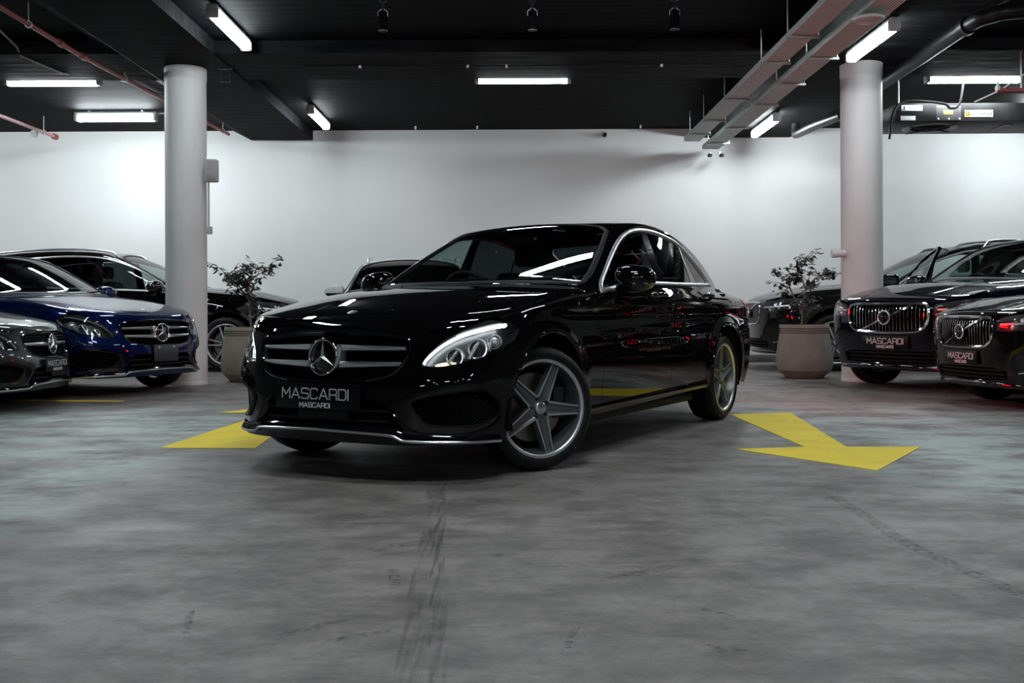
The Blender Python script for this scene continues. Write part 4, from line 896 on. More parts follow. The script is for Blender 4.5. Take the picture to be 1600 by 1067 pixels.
    if rails:
        for sg in (1, -1):
            P = sk.snap(cr([(-1.55, .60, 1.56), (-1.75, .605, 1.60), (-2.4, .61, 1.61), (-3.1, .60, 1.57), (-3.40, .58, 1.52)], 6), HS); N = sk.normal(P); n = len(P); lift = [.038*min(1, i/4, (n-1-i)/4) for i in range(n)]
            tube('roof_rail', [tuple((p+m*l)*[1, sg, 1]) for p, m, l in zip(P, N, lift)], .014, 'satin', root, 8)
    for x in (0., -2.865):
        for sg in (1, -1): wheel(root, x, sg, .365, .272, .235, 5, 'twin', 0., .2, .925)
    for cx in (cx0, cx1):
        V, F = [], []; n = 18
        for y in (.90, .50):
            for a in np.linspace(math.radians(-12), math.radians(192), n): V.append((cx+(AR+.004)*math.cos(a), y, cz+(AR+.004)*math.sin(a)))
        both('wheel_housing', (np.array(V), None, [(i, i+1, n+i+1, n+i) for i in range(n-1)]+[tuple(range(n, 2*n))]), 'plastic', root)
        both('arch_cladding', sk.strip(side(arch_pts(cx, cz, AR+.02, math.radians(-10), math.radians(188), 30)), [(-.022, -.012), (-.02, .006), (.018, .006), (.026, -.004)]), 'gloss' if face != 'slat' else 'plastic', root)
    P = sk.project(np.array([(x, .33) for x in np.linspace(-.42, -2.44, 24)]), S); both('side_skirt', sk.strip(P, [(-.08, -.08), (-.06, .004), (-.02, .016), (.03, .010), (.04, -.02)]), 'plastic', root)
    box_obj('underbody', (-1.43, 0, .27), (1.95, 1.66, .1), 'plastic', root, .02); box_obj('engine_undertray', (.46, 0, .30), (.32, 1.0, .1), 'plastic', root); box_obj('boot_floor', (-3.45, 0, .40), (.4, 1.3, .14), 'plastic', root)
    inner = side([(.2, .92), (-.62, .98), (-.75, 1.02), (-2.9, 1.08), (-3.4, 1.08), (-3.4, .8)]+arch_pts(cx1, cz, AR+.02, math.radians(150), math.radians(10), 14)[::1]+[(-2.42, .30), (-.46, .30)]+arch_pts(cx0, cz, AR+.02, math.radians(185), math.radians(75), 14))
    if not open_door: both('inner_body', sk.panel(inner, S, gap=0, off=-.035, flange=0, res=.15), 'void', root)
    box_obj('engine_block', (.20, 0, .70), (.50, .86, .3), 'void', root); box_obj('bulkhead', (-.54, 0, .76), (.06, 1.5, .56), 'void', root)
    P = [(-.62, 1.06), (-.82, 1.10), (-1.0, 1.09), (-1.1, 1.04), (-1.08, .75), (-.7, .6), (-.6, .6)]; n = len(P)
    V = [(x, y, z) for y in (-.72, .72) for x, z in P]; F = [tuple(range(n))[::-1], tuple(range(n, 2*n))]+[(i, (i+1) % n, n+(i+1) % n, n+i) for i in range(n)]
    emit('dashboard', (np.array(V), None, F), 'dash', root, angle=30)
    steering(root, (-1.20, -.38, 1.05)); seat_set(root, -1.62, .52, seats); box_obj('cabin_floor', (-2.0, 0, .42), (2.8, 1.4, .04), 'leather', root)
    return root
# ------------------------------------------------------------------ the garage
CZ, BZ, WALL = 3.85, 3.71, 16.95
def quad(name, V, F, mat, kind='structure', parent=None):
    o = link(name, mesh_from(V, F), mat, parent)
    if parent is None: tag(o, kind=kind)
    return o
def floor_material():
    m, nt, b = nmat('stained_concrete_floor'); L = nt.links.new; N = nt.nodes.new
    tc = N('ShaderNodeTexCoord')
    def noise(scale, detail=6, stretch=(1, 1, 1), rough=.6, off=(0, 0, 0)):
        mp = N('ShaderNodeMapping'); mp.inputs['Scale'].default_value = stretch; mp.inputs['Location'].default_value = off; n = N('ShaderNodeTexNoise'); n.inputs['Scale'].default_value = scale; n.inputs['Detail'].default_value = detail; n.inputs['Roughness'].default_value = rough
        L(tc.outputs['Object'], mp.inputs[0]); L(mp.outputs[0], n.inputs[0]); return n.outputs[0]
    def ramp(v, lo, hi, c0=(0, 0, 0), c1=(1, 1, 1)):
        r = N('ShaderNodeValToRGB'); e = r.color_ramp.elements; e[0].position, e[1].position = lo, hi; e[0].color, e[1].color = (*c0, 1), (*c1, 1); L(v, r.inputs[0]); return r.outputs[0]
    def mix(f, a, bb, mode='MIX'):
        x = N('ShaderNodeMix'); x.data_type = 'RGBA'; x.blend_type = mode
        if isinstance(f, float): x.inputs[0].default_value = f
        else: L(f, x.inputs[0])
        for s, v in ((6, a), (7, bb)):
            if isinstance(v, tuple): x.inputs[s].default_value = (*v, 1)
            else: L(v, x.inputs[s])
        return x.outputs[2]
    def math_(op, a, bb):
        x = N('ShaderNodeMath'); x.operation = op
        for s, v in ((0, a), (1, bb)):
            if isinstance(v, (int, float)): x.inputs[s].default_value = v
            else: L(v, x.inputs[s])
        return x.outputs[0]
    big = noise(.55, 5); mid = noise(3.1, 14, (1, 1.3, 1), .72); fine = noise(26, 10, rough=.7); streak = noise(2.6, 12, (.45, 1.9, 1), .74, (3, 1, 0))
    base = mix(ramp(mid, .38, .62), (.088, .079, .076), (.256, .231, .224))
    base = mix(math_('MULTIPLY', ramp(big, .40, .66), .45), base, (.200, .180, .174))
    base = mix(math_('MULTIPLY', ramp(streak, .52, .64), .6), base, (.064, .056, .053))
    base = mix(math_('MULTIPLY', ramp(fine, .50, .66), .40), base, (.105, .094, .0905))
    # worn remains of an old green floor coating, in two lanes
    geo = N('ShaderNodeSeparateXYZ'); L(tc.outputs['Object'], geo.inputs[0]); ax = math_('ABSOLUTE', geo.outputs[0], 0)
    def band(v, a0, a1, b0, b1):
        r1, r2 = N('ShaderNodeMapRange'), N('ShaderNodeMapRange')
        for r, (p, q) in ((r1, (a0, a1)), (r2, (b1, b0))):
            L(v, r.inputs[0]); r.inputs[1].default_value = p; r.inputs[2].default_value = q; r.interpolation_type = 'SMOOTHSTEP'
        return math_('MULTIPLY', r1.outputs[0], r2.outputs[0])
    lane = math_('MULTIPLY', band(ax, 1.6, 2.3, 4.4, 5.4), band(geo.outputs[1], 3.0, 4.0, 8.0, 9.5))
    g1 = ramp(noise(1.5, 9, (1.0, 1.7, 1), .68, (7, 2, 0)), .42, .58)
    base = mix(math_('MULTIPLY', math_('MULTIPLY', lane, g1), .9), base, (.39, .475, .455))
    sp = ramp(noise(9, 4, (.8, 1.3, 1), .5, (1, 5, 0)), .70, .76)
    base = mix(math_('MULTIPLY', sp, .75), base, (.015, .014, .013))
    L(base, b.inputs['Base Color'])
    rr = ramp(noise(1.9, 7, (1, 1, 1), .6, (2, 9, 0)), .3, .7, (.42, .42, .42), (.68, .68, .68)); L(rr, b.inputs['Roughness'])
    bp = N('ShaderNodeBump'); bp.inputs['Strength'].default_value = .10; bp.inputs['Distance'].default_value = .006; L(fine, bp.inputs['Height']); L(bp.outputs[0], b.inputs['Normal'])
    b.inputs['Specular IOR Level'].default_value = .34
    return m
def wall_material():
    m = noise_mat('white_painted_wall', (.76, .775, .77), (.83, .84, .835), .9, 8, .75, .05, (1, 1, .8), .3, .7, .3); return m
RX, RY = 11.5, -22.0
fl = quad('floor', [(-RX, RY, 0), (RX, RY, 0), (RX, WALL, 0), (-RX, WALL, 0)], [(0, 1, 2, 3)], floor_material())
WM = wall_material()
ceil_m = noise_mat('black_painted_soffit', (.0014, .0016, .0020), (.0058, .0062, .0070), 2.2, 9, .7, .5, (.35, 6, 1), .30, .75, .04)
beam_m = noise_mat('black_painted_beam', (.0025, .0027, .0033), (.014, .0145, .016), 3.0, 9, .7, .5, (.6, 2.5, 2), .35, .75, .04)
quad('wall_back', [(-RX, WALL, 0), (RX, WALL, 0), (RX, WALL, CZ), (-RX, WALL, CZ)], [(0, 1, 2, 3)], WM)
dark_wall = noise_mat('grey_side_wall', (.10, .10, .10), (.16, .16, .16), 1.2, 6, .8)
quad('wall_left', [(-RX, RY, 0), (-RX, WALL, 0), (-RX, WALL, CZ), (-RX, RY, CZ)], [(0, 1, 2, 3)], dark_wall)
quad('wall_right', [(RX, RY, 0), (RX, RY, CZ), (RX, WALL, CZ), (RX, WALL, 0)], [(0, 1, 2, 3)], dark_wall)
quad('wall_front', [(-RX, RY, 0), (-RX, RY, CZ), (RX, RY, CZ), (RX, RY, 0)], [(0, 1, 2, 3)], dark_wall)
ce = quad('ceiling', [(-RX, RY, CZ), (-RX, WALL, CZ), (RX, WALL, CZ), (RX, RY, CZ)], [(0, 1, 2, 3)], ceil_m)
o = box_obj('baseboard_back', (0, WALL-.16, .055), (2*RX, .32, .11), noise_mat('grey_kerb', (.10, .10, .10), (.17, .17, .17), 3, 6, .8), None, .01); tag(o, kind='structure')
def beam(name, prof, y0, y1):
    n = len(prof); V = [(x, y, z) for y in (y0, y1) for x, z in prof]; F = [tuple(range(n)), tuple(range(n, 2*n))[::-1]]+[(i, n+i, n+(i+1) % n, (i+1) % n) for i in range(n)]
    return quad(name, V, F, beam_m)
beam('trim_1', [(-4.60, CZ), (-4.29, BZ-.02), (-3.28, BZ-.02), (-3.28, CZ)], RY, WALL)
beam('trim_2', [(3.0, CZ), (3.0, BZ-.01), (4.60, BZ-.01), (4.70, BZ+.02), (4.85, CZ)], RY, WALL)
for k, (y0, y1) in enumerate(((11.35, 12.65), (5.2, 6.4), (-1.0, .2), (-7.4, -6.2), (-13.6, -12.4))):
    o = quad('trim_%d' % (3+k), [(-RX, y0, CZ), (-RX, y0, BZ), (-RX, y1, BZ), (-RX, y1, CZ), (RX, y0, CZ), (RX, y0, BZ), (RX, y1, BZ), (RX, y1, CZ)], [(0, 1, 5, 4), (1, 2, 6, 5), (2, 3, 7, 6), (0, 3, 2, 1), (4, 5, 6, 7)], beam_m)
# --- columns
col_m = noise_mat('worn_white_column_paint', (.60, .615, .61), (.74, .75, .745), 2.4, 9, .55, .04, (1, 1, .35), .3, .7, .4)
def column(x, lab):
    e = empty('column', (x, 11.99, 0)); R = .235
    lathe('column_shaft', [(R, 0), (R, BZ-.17), (R+.001, BZ-.16), (R+.005, BZ-.155), (R+.005, BZ), (0, BZ)], col_m, e, 64, 'z', 40)
    lathe('column_plinth_ring', [(R+.004, 0), (R+.004, .04), (R, .045)], col_m, e, 48, 'z', 40)
    tag(e, lab, 'column'); return e
cl = column(-3.81, 'round white concrete column behind the blue saloon, with a grey box on its side')
cr_ = column(4.10, 'round white concrete column behind the navy car, lit red low down')
o = lathe('pipe_stub', [(0, 0), (.045, 0), (.045, .10), (.05, .10), (.05, .16), (0, .16)], 'white_paint', cr_, 20); o.rotation_euler = (0, -math.pi/2, 0); o.location = (-.225, -.1, 1.49)
# emergency lamp box with conduit on the left column
e = empty('emergency_lamp_box', (-3.47, 11.86, 2.35)); tag(e, 'grey plastic emergency lamp box on the side of the left column', 'lamp box')
gp = pmat('aged_grey_plastic', (.42, .43, .42), .45); box_obj('box_body', (.0, 0, .13), (.14, .12, .26), gp, e, .015); box_obj('box_cover', (.012, -.066, .13), (.105, .02, .215), pmat('ribbed_clear_cover', (.33, .32, .30), .3), e, .008)
for k in range(6): box_obj('cover_rib', (-.03+k*.017, -.078, .15), (.005, .006, .15), gp, e)
tube('conduit', [(-.035, -.01, 0), (-.035, -.01, -.52)], .012, gp, e, 8); box_obj('junction_box', (-.025, -.01, -.56), (.06, .05, .09), gp, e, .01)
# --- strip lights
glow = pmat('fluorescent_diffuser', (.9, .95, .95), .4, emit=(.90, .975, 1.0), estr=TUBE); glow_old = pmat('ageing_fluorescent_diffuser', (.9, .95, .95), .4, emit=(.89, .965, 1.0), estr=TUBE*.42); house_m = pmat('light_housing_grey', (.45, .46, .46), .5)
def strip_light(x, y, z, along, length, lab, group=None, glow=glow):
    e = empty('strip_light', (x, y, z), 0 if along == 'x' else math.pi/2); l = length
    bm = bmesh.new(); add_box(bm, (0, 0, .065), (l+.10, .095, .055), None, .012); bm_obj('light_housing', bm, house_m, e, True, 40)
    V, F = [], []; prof = [(-.056, .042), (-.054, -.015), (-.030, -.042), (.030, -.042), (.054, -.015), (.056, .042)]
    for sx in (-l/2, l/2): V += [(sx, a, b_) for a, b_ in prof]
    F = [(i, i+1, 7+i, 6+i) for i in range(5)]+[tuple(range(6))[::-1], tuple(range(6, 12))]; link('light_diffuser', mesh_from(V, F), glow, e)
    for sx in (-1, 1): box_obj('light_end_cap', (sx*(l/2+.025), 0, .008), (.05, .118, .100), house_m, e, .012)
    for sx in (-.35, .35): box_obj('mounting_clip', (sx*l, 0, .105), (.03, .07, .03), 'satin', e)
    tag(e, lab, 'light', group); return e
strip_light(.15, 12.8, CZ-.120, 'x', 1.10, 'lit strip light on the ceiling centred above the black saloon', None, glow_old)
strip_light(-5.73, 12.82, CZ-.120, 'x', 1.10, 'lit strip light at the left edge of the ceiling, above the grey conduit')
strip_light(-5.86, 15.2, CZ-.120, 'x', 1.12, 'lit strip light near the back wall left of the left column')
strip_light(5.83, 12.9, CZ-.120, 'x', 1.12, 'lit strip light at right above the black ventilation fan box')
strip_light(-2.885, 10.54, CZ-.120, 'y', 1.22, 'large lit strip light pointing towards the camera at the upper left', None, glow_old)
strip_light(-2.885, 15.35, CZ-.120, 'y', 1.22, 'small lit strip light close to the back wall right of the left column', None, glow_old)
strip_light(3.74, 10.62, BZ-.120, 'y', 1.22, 'lit strip light directly in front of the right column top', None, glow_old)
strip_light(3.82, 15.40, BZ-.120, 'y', 1.30, 'small lit strip light close to the back wall beside the cable tray')
OFF = 'strip lights of the parking lane outside the picture'
for x, y, z in ((-2.885, 7.2, CZ), (3.74, 7.3, BZ)):
    strip_light(x, y, z-.120, 'y', 1.22, 'lit strip light over the lane in front of the saloon', OFF, glow_old)
strip_light(.15, 8.2, CZ-.120, 'x', 1.10, 'lit strip light over the lane in front of the saloon', OFF, glow_old)
for x, y in ((.15, 4.3), (.15, 2.4), (-6.6, 7.6), (6.9, 7.6), (8.1, 15.2), (-8.9, 14.2)):
    strip_light(x, y, CZ-.120, 'x', 1.10, 'lit strip light over the lane in front of the saloon', OFF)
for x, z in ((-2.885, CZ), (3.74, BZ)):
    for y in (-4.0, -9.0, -14.0, -19.0): strip_light(x, y, z-.120, 'y', 1.22, 'lit strip light over the lane in front of the saloon', OFF, glow_old)
for x, y in ((.15, -11.0), (-7.0, -15.0), (7.6, -15.0)): strip_light(x, y, CZ-.120, 'x', 1.10, 'lit strip light over the lane in front of the saloon', OFF)
# --- cable trays
def tray_material():
    m, nt, b = nmat('perforated_galvanised_steel'); L = nt.links.new; N = nt.nodes.new
    tc = N('ShaderNodeTexCoord'); mp = N('ShaderNodeMapping'); mp.inputs['Scale'].default_value = (38, 26, 1); v = N('ShaderNodeTexVoronoi'); v.inputs['Randomness'].default_value = 0.0; v.inputs['Scale'].default_value = 1; v.voronoi_dimensions = '2D'
    r = N('ShaderNodeValToRGB'); r.color_ramp.elements[0].position = .24; r.color_ramp.elements[1].position = .30; r.color_ramp.elements[0].color = (.04, .045, .045, 1); r.color_ramp.elements[1].color = (.78, .86, .83, 1)
    L(tc.outputs['Object'], mp.inputs[0]); L(mp.outputs[0], v.inputs[0]); L(v.outputs[0], r.inputs[0]); L(r.outputs[0], b.inputs['Base Color'])
    b.inputs['Metallic'].default_value = .0; b.inputs['Roughness'].default_value = .6; return m
TM = tray_material(); steel = pmat('galvanised_steel', (.48, .53, .51), .5, .4)
def tray(x0, x1, z, y0, y1, hangers, lab):
    e = empty('cable_tray', ((x0+x1)/2, y0, z)); w = (x1-x0)/2; L_ = y1-y0
    box_obj('tray_bed', (0, L_/2, 0), (2*w, L_, .004), TM, e)
    for sx in (-1, 1):
        box_obj('tray_flange', (sx*w, L_/2, .03), (.004, L_, .06), steel, e); box_obj('tray_lip', (sx*(w-.008), L_/2, .06), (.018, L_, .004), steel, e)
    for r, rad in ((-.05, .016), (.0, .02), (.06, .013)): tube('cable', [(r, 0, .022), (r+.01, L_*.3, .024), (r-.01, L_*.7, .022), (r, L_, .024)], rad, 'plastic', e, 6)
    for y in hangers:
        box_obj('hanger_bar', (0, y-y0, -.016), (2*w+.09, .035, .022), steel, e)
        for sx in (-1, 1): tube('hanger_rod', [(sx*(w+.03), y-y0, -.03), (sx*(w+.03), y-y0, CZ-z)], .006, steel, e, 6)
    tag(e, lab, 'cable tray'); return e
tray(2.72, 2.96, 3.50, 1.0, 16.1, (2.5, 4.4, 6.4, 8.4, 9.95, 11.0, 12.9, 14.3, 15.4), 'perforated steel cable tray under the ceiling, the left one of two')
tray(3.09, 3.35, 3.45, 1.0, 16.55, (2.5, 4.4, 6.4, 8.4, 10.6, 11.8, 13.0, 14.6, 15.9), 'perforated steel cable tray under the ceiling, beside the right column')
o = lathe('ceiling_speaker', [(0, -.03), (.11, -.028), (.13, -.018), (.135, 0), (.09, .02), (0, .02)], pmat('off_white_plastic', (.62, .64, .62), .5), None, 40); o.location = (3.13, 8.95, 3.38); tag(o, 'round white disc hanging below the right cable tray', 'speaker')
for i, (x, lab) in enumerate(((3.22, 'small black camera under the end of the cable tray, left of two'), (3.37, 'small black camera under the end of the cable tray, right of two'))):
    e = empty('security_camera', (x, 16.55, 3.40)); box_obj('camera_bracket', (0, 0, -.02), (.03, .05, .05), steel, e); box_obj('camera_body', (-.02 if i == 0 else .02, -.05, -.06), (.06, .10, .05), 'plastic', e, .008); tag(e, lab, 'camera')
e = empty('wall_camera', (1.54, 16.95, 3.77)); box_obj('camera_base', (0, -.02, 0), (.07, .04, .09), 'letter', e, .006); box_obj('camera_body', (0, -.08, -.03), (.06, .12, .06), 'plastic', e, .01); tag(e, 'small dark security camera high on the white back wall', 'camera')
# --- ceiling spotlights on a cable
for x, lab, lit in ((-1.23, 'black tubular spotlight on the ceiling, leftmost of three', 0), (.21, 'black tubular spotlight with a pale lens, above the middle of the scene', 1), (1.58, 'black tubular spotlight on the ceiling, rightmost of three', 0)):
    e = empty('spotlight', (x, 9.86, CZ)); lathe('ceiling_mount', [(0, 0), (.04, 0), (.04, -.03), (.012, -.035), (.012, -.11), (0, -.11)], 'plastic', e, 20)
    for sx in (-1, 1): tube('yoke_arm', [(sx*.012, 0, -.10), (sx*.046, 0, -.13), (sx*.046, 0, -.17)], .005, steel, e, 6)
    lathe('lamp_tube', [(0, -.13), (.042, -.13), (.045, -.135), (.045, -.31), (.040, -.31), (.038, -.29), (0, -.29)], 'gloss', e, 28)
    lathe('lamp_face', [(0, -.306), (.037, -.303), (.037, -.298)], 'letter_white' if lit else 'glass', e, 24); tag(e, lab, 'spotlight')
def wire(name, pts, r, mat, lab, cat, clips=()):
    e = empty(name, pts[0]); p0 = np.array(pts[0]); tube('run', [tuple(np.array(p)-p0) for p in pts], r, mat, e, 6)
    for c in clips: box_obj('clip', tuple(np.array(c)-p0), (.025, .03, .03), 'letter_white', e)
    tag(e, lab, cat); return e
wire('ceiling_cable', [(-2.0, 9.75, 3.83), (0, 9.75, 3.825), (2.6, 9.75, 3.83)], .006, 'plastic', 'thin black cable with white clips between the spotlights', 'cable', [(x, 9.74, 3.82) for x in (-.72, -.12, .62, 1.35)])
wire('ceiling_cable', [(-2.4, 11.9, 3.695), (0, 11.9, 3.69), (2.6, 11.9, 3.695)], .008, 'plastic', 'thin black cable with white clips just behind the beam, before the middle light', 'cable', [(x, 11.88, 3.68) for x in (-1.75, -.5, -.05, 1.75)])
wire('light_cable', [(.79, 12.8, 3.83), (1.6, 12.82, 3.835), (2.7, 12.85, 3.835)], .008, 'plastic', 'thin black cable running right from the middle strip light', 'cable', [(2.1, 12.82, 3.83)])
for x, lab in ((-1.55, 'leftmost small white ceiling clip above the back wall'), (-.55, 'middle small white ceiling clip above the back wall'), (2.1, 'rightmost small white ceiling clip above the back wall')):
    o = box_obj('ceiling_clip', (x, 16.6, CZ-.025), (.03, .03, .05), 'letter_white', None, .004); tag(o, lab, 'clip')
# --- sprinkler pipes
red = pmat('red_pipe_paint', (.23, .045, .045), .5)
def pipe(name, pts, r, mat, hang, lab, cat='pipe', extra=None):
    p0 = np.array(pts[0], float); e = empty(name, tuple(p0)); tube('pipe_run', [tuple(np.array(p)-p0) for p in pts], r, mat, e, 12)
    for h in hang:
        q = np.array(h)-p0; tube('hanger_rod', [tuple(q), (q[0], q[1], CZ-p0[2])], .006, steel, e, 6); lathe('hanger_ring', [(r+.003, -.012), (r+.012, -.012), (r+.012, .012), (r+.003, .012)], steel, e, 16, 'y', 40, tuple(q))
    if extra: extra(e, p0)
    tag(e, lab, cat); return e
pipe('sprinkler_pipe', [(-4.66, 4.0, 3.64), (-4.66, 11, 3.63), (-4.40, 15.95, 3.62)], .024, red, [(-4.66, 9.9, 3.63), (-4.60, 12.2, 3.63), (-4.42, 15.7, 3.62)], 'dark red sprinkler pipe crossing the ceiling above the left column', 'pipe',
     lambda e, p0: [lathe('pipe_coupling', [(.026, -.05), (.036, -.05), (.036, .05), (.026, .05)], red, e, 16, 'y', 40, tuple(np.array(c)-p0)) for c in ((-4.66, 10.6, 3.63), (-4.655, 11.15, 3.63))])
def cap(e, p0):
    lathe('end_valve', [(0, -.05), (.045, -.05), (.045, .04), (0, .04)], red, e, 16, 'y', 40, tuple(np.array((-7.12, 15.98, 3.60))-p0)); lathe('pressure_gauge', [(0, -.02), (.055, -.02), (.055, .02), (0, .02)], steel, e, 20, 'y', 40, tuple(np.array((-7.27, 15.6, 3.58))-p0))
pipe('sprinkler_pipe', [(-7.12, 6.0, 3.60), (-7.12, 15.95, 3.60)], .026, pmat('faded_pink_pipe_paint', (.42, .24, .24), .5), [(-7.12, 13.2, 3.60), (-7.12, 15.6, 3.60)], 'faded red sprinkler pipe with a gauge at the far left', 'pipe', cap)
def strut(e, p0):
    for a, b_ in (((5.25, 11.0, 3.18), (5.70, 11.0, 3.48)), ((4.98, 11.0, 3.06), (5.27, 11.0, 3.19)), ((5.48, 11.0, 3.18), (5.48, 11.0, 3.6))): tube('white_strut', [tuple(np.array(a)-p0), tuple(np.array(b_)-p0)], .009, 'letter_white', e, 6)
    lathe('sprinkler_head', [(0, .0), (.028, 0), (.028, .05), (.012, .055), (.012, .09), (.035, .095), (0, .10)], steel, e, 14, 'z', 40, tuple(np.array((5.23, 11.0, 3.18))-p0))
pipe('sprinkler_pipe', [(5.22, 11.0, 3.18), (8.5, 11.0, 3.19)], .028, red, [(6.5, 11.0, 3.185)], 'red sprinkler pipe with white struts before the fan box', 'pipe', strut)
dk = pmat('black_drain_pipe', (.006, .006, .007), .4, spec=.25)
def coll(e, p0):
    lathe('pipe_collar', [(.075, -.05), (.092, -.05), (.092, .05), (.075, .05)], dk, e, 24, 'y', 40, tuple(np.array((4.46, 10.0, 3.60))-p0))
pipe('drain_pipe', cr([(4.52, 13.0, 3.58), (4.50, 11.5, 3.59), (4.46, 10.0, 3.60), (4.55, 9.70, 3.61), (4.85, 9.55, 3.62), (6.5, 9.4, 3.64)], 5), .075, dk, [], 'thick black drain pipe sloping away from the right column top', 'pipe', coll)
pipe('drain_pipe', cr([(4.36, 13.5, 3.40), (4.30, 14.6, 3.45), (4.33, 15.5, 3.50), (4.36, 15.7, 3.58), (4.37, 15.72, 3.84)], 5), .06, dk, [], 'black drain pipe with an elbow left of the right column', 'pipe')
wire('conduit', [(-5.6, 9.6, 3.83), (-5.35, 10.6, 3.83), (-5.45, 11.3, 3.78), (-5.45, 11.4, 3.70), (-5.35, 12.2, 3.70), (-5.15, 12.75, 3.80)], .012, gp, 'thin grey conduit bending down towards the leftmost strip light', 'conduit')
wire('conduit', [(-5.1, 12.85, 3.82), (-4.9, 13.4, 3.83), (-4.65, 15.2, 3.83), (-5.25, 15.22, 3.80)], .012, gp, 'thin grey conduit running back to the strip light near the back wall', 'conduit')
e = empty('sign_bracket', (-3.35, 12.0, BZ)); tag(e, 'small black metal bracket hanging beside the left column top', 'bracket')
for sx in (-.05, .05): tube('bracket_rod', [(sx, 0, 0), (sx, 0, -.17)], .006, 'darkmetal', e, 6)
box_obj('bracket_plate', (0, 0, -.17), (.12, .03, .008), 'darkmetal', e); box_obj('bracket_base', (0, 0, -.012), (.16, .05, .02), 'darkmetal', e)
# --- ventilation fan box
e = empty('ventilation_fan', (4.95, 13.16, 3.25)); tag(e, 'black jet fan box with white and yellow labels under the ceiling', 'fan')
bx = noise_mat('black_fan_casing', (.008, .008, .009), (.016, .0165, .018), 6, 4, .5, spec=.3)
box_obj('fan_casing', (1.3, .47, .12), (2.6, .94, .235), bx, e, .008)
for sx, sy in ((.05, .05), (2.5, .05), (.05, .9), (2.5, .9)): tube('fan_hanger', [(sx, sy, .23), (sx, sy, CZ-3.25)], .010, steel, e, 6)
o = lathe('intake_ring', [(.24, 0), (.34, -.015), (.36, -.002), (.36, .004)], steel, e, 40); o.location = (.62, .46, -.002)
o = lathe('intake_opening', [(0, -.003), (.25, -.004), (.25, 0)], 'void', e, 32); o.location = (.62, .46, -.001)
for k in range(4): a = k*math.pi/2+.5; box_obj('guard_arm', (.62+.2*math.cos(a), .46+.2*math.sin(a), -.02), (.36, .02, .012), 'plastic', e, 0, Matrix.Rotation(a, 3, 'Z'))
box_obj('outlet_vent', (1.55, .46, -.004), (.10, .5, .006), 'letter', e)
FM = Matrix(((1, 0, 0, 0), (0, 0, -1, 0), (0, 1, 0, 0), (0, 0, 0, 1)))   # label plane facing the camera
def label_(x, z, w, h, mat, name='label_plate', dy=0): return box_obj(name, (x, -.004-dy, z), (w, .006, h), mat, e, .001)
paper = pmat('white_label', (.78, .80, .80), .6); yel = pmat('yellow_label', (.85, .62, .07), .6)
label_(.20, .175, .27, .072, paper); label_(.15, .045, .19, .056, paper); label_(.67, .11, .32, .19, pmat('inspection_cover', (.04, .041, .044), .45), 'inspection_cover'); label_(.665, .118, .12, .05, yel, dy=.003)
for i in range(3):
    for zz in (.035, .19): o = lathe('cover_screw', [(0, .006), (.009, .005), (.011, 0)], 'letter_white', e, 10); o.matrix_local = Matrix.Translation((.54+.135*i, -.007, zz)) @ FM.to_3x3().to_4x4()
label_(1.06, .10, .36, .085, paper); label_(.915, .10, .066, .083, yel, dy=.002)
lettering('label_lettering', 'DYNAIR', .24, .042, 'plastic', e, Matrix.Translation((1.095, -.0078, .10)) @ FM.to_3x3().to_4x4(), .2)
for sx in (-.014, .014):
    for sz in (-.016, .016): box_obj('logo_square', (.915+sx, -.010, .10+sz), (.02, .002, .022), 'plastic', e)
for i in range(3): box_obj('label_text_line', (.225, -.008, .19-.014*i), (.17-.03*i, .002, .005), 'darkmetal', e)
box_obj('label_mark', (.10, -.008, .175), (.018, .002, .045), 'darkmetal', e)
wire('fan_cable', cr([(4.80, 13.0, 3.0), (4.86, 13.0, 3.35), (5.05, 13.05, 3.49), (5.5, 13.05, 3.46), (5.60, 13.05, 3.40), (5.72, 13.05, 3.46), (5.78, 13.05, 3.85)], 5).tolist(), .016, 'plastic', 'thick black cable looping over the fan box', 'cable')
# --- floor markings
yp = noise_mat('worn_yellow_floor_paint', (.90, .67, .035), (1.0, .79, .055), 4, 8, .6, .03, (1, 1, 1), .3, .7, .12)
def marking(name, pts, lab):
    n = len(pts); V = [(x, y, 0.0005) for x, y in pts]+[(x, y, .003) for x, y in pts]; r = delaunay_2d_cdt([Vector(p) for p in pts], [(i, (i+1) % n) for i in range(n)], [], 1, 1e-6)
    F = [tuple(n+i for i in t) for t in r[2]]+[(i, (i+1) % n, n+(i+1) % n, n+i) for i in range(n)]
    o = link(name, mesh_from(V, F), yp); tag(o, lab, 'floor marking'); return o
marking('floor_arrow', [(1.733, 8.18), (1.766, 6.188), (1.331, 6.103), (1.873, 5.258), (2.457, 6.163), (2.014, 6.179), (2.247, 8.28)], 'yellow painted arrow on the floor pointing at the camera, right of the black saloon')
marking('floor_arrow', [(-2.165, 6.287), (-1.569, 6.236), (-1.62, 7.0), (-1.72, 8.5), (-1.33, 8.5), (-1.90, 9.35), (-2.45, 8.5), (-2.02, 8.5)], 'yellow painted arrow on the floor, partly hidden by the left front of the black saloon')
marking('floor_line', [(-6.6, 9.94), (-3.683, 9.66), (-3.683, 9.74), (-6.6, 10.08)], 'thin yellow bay line under the grey and blue saloons')
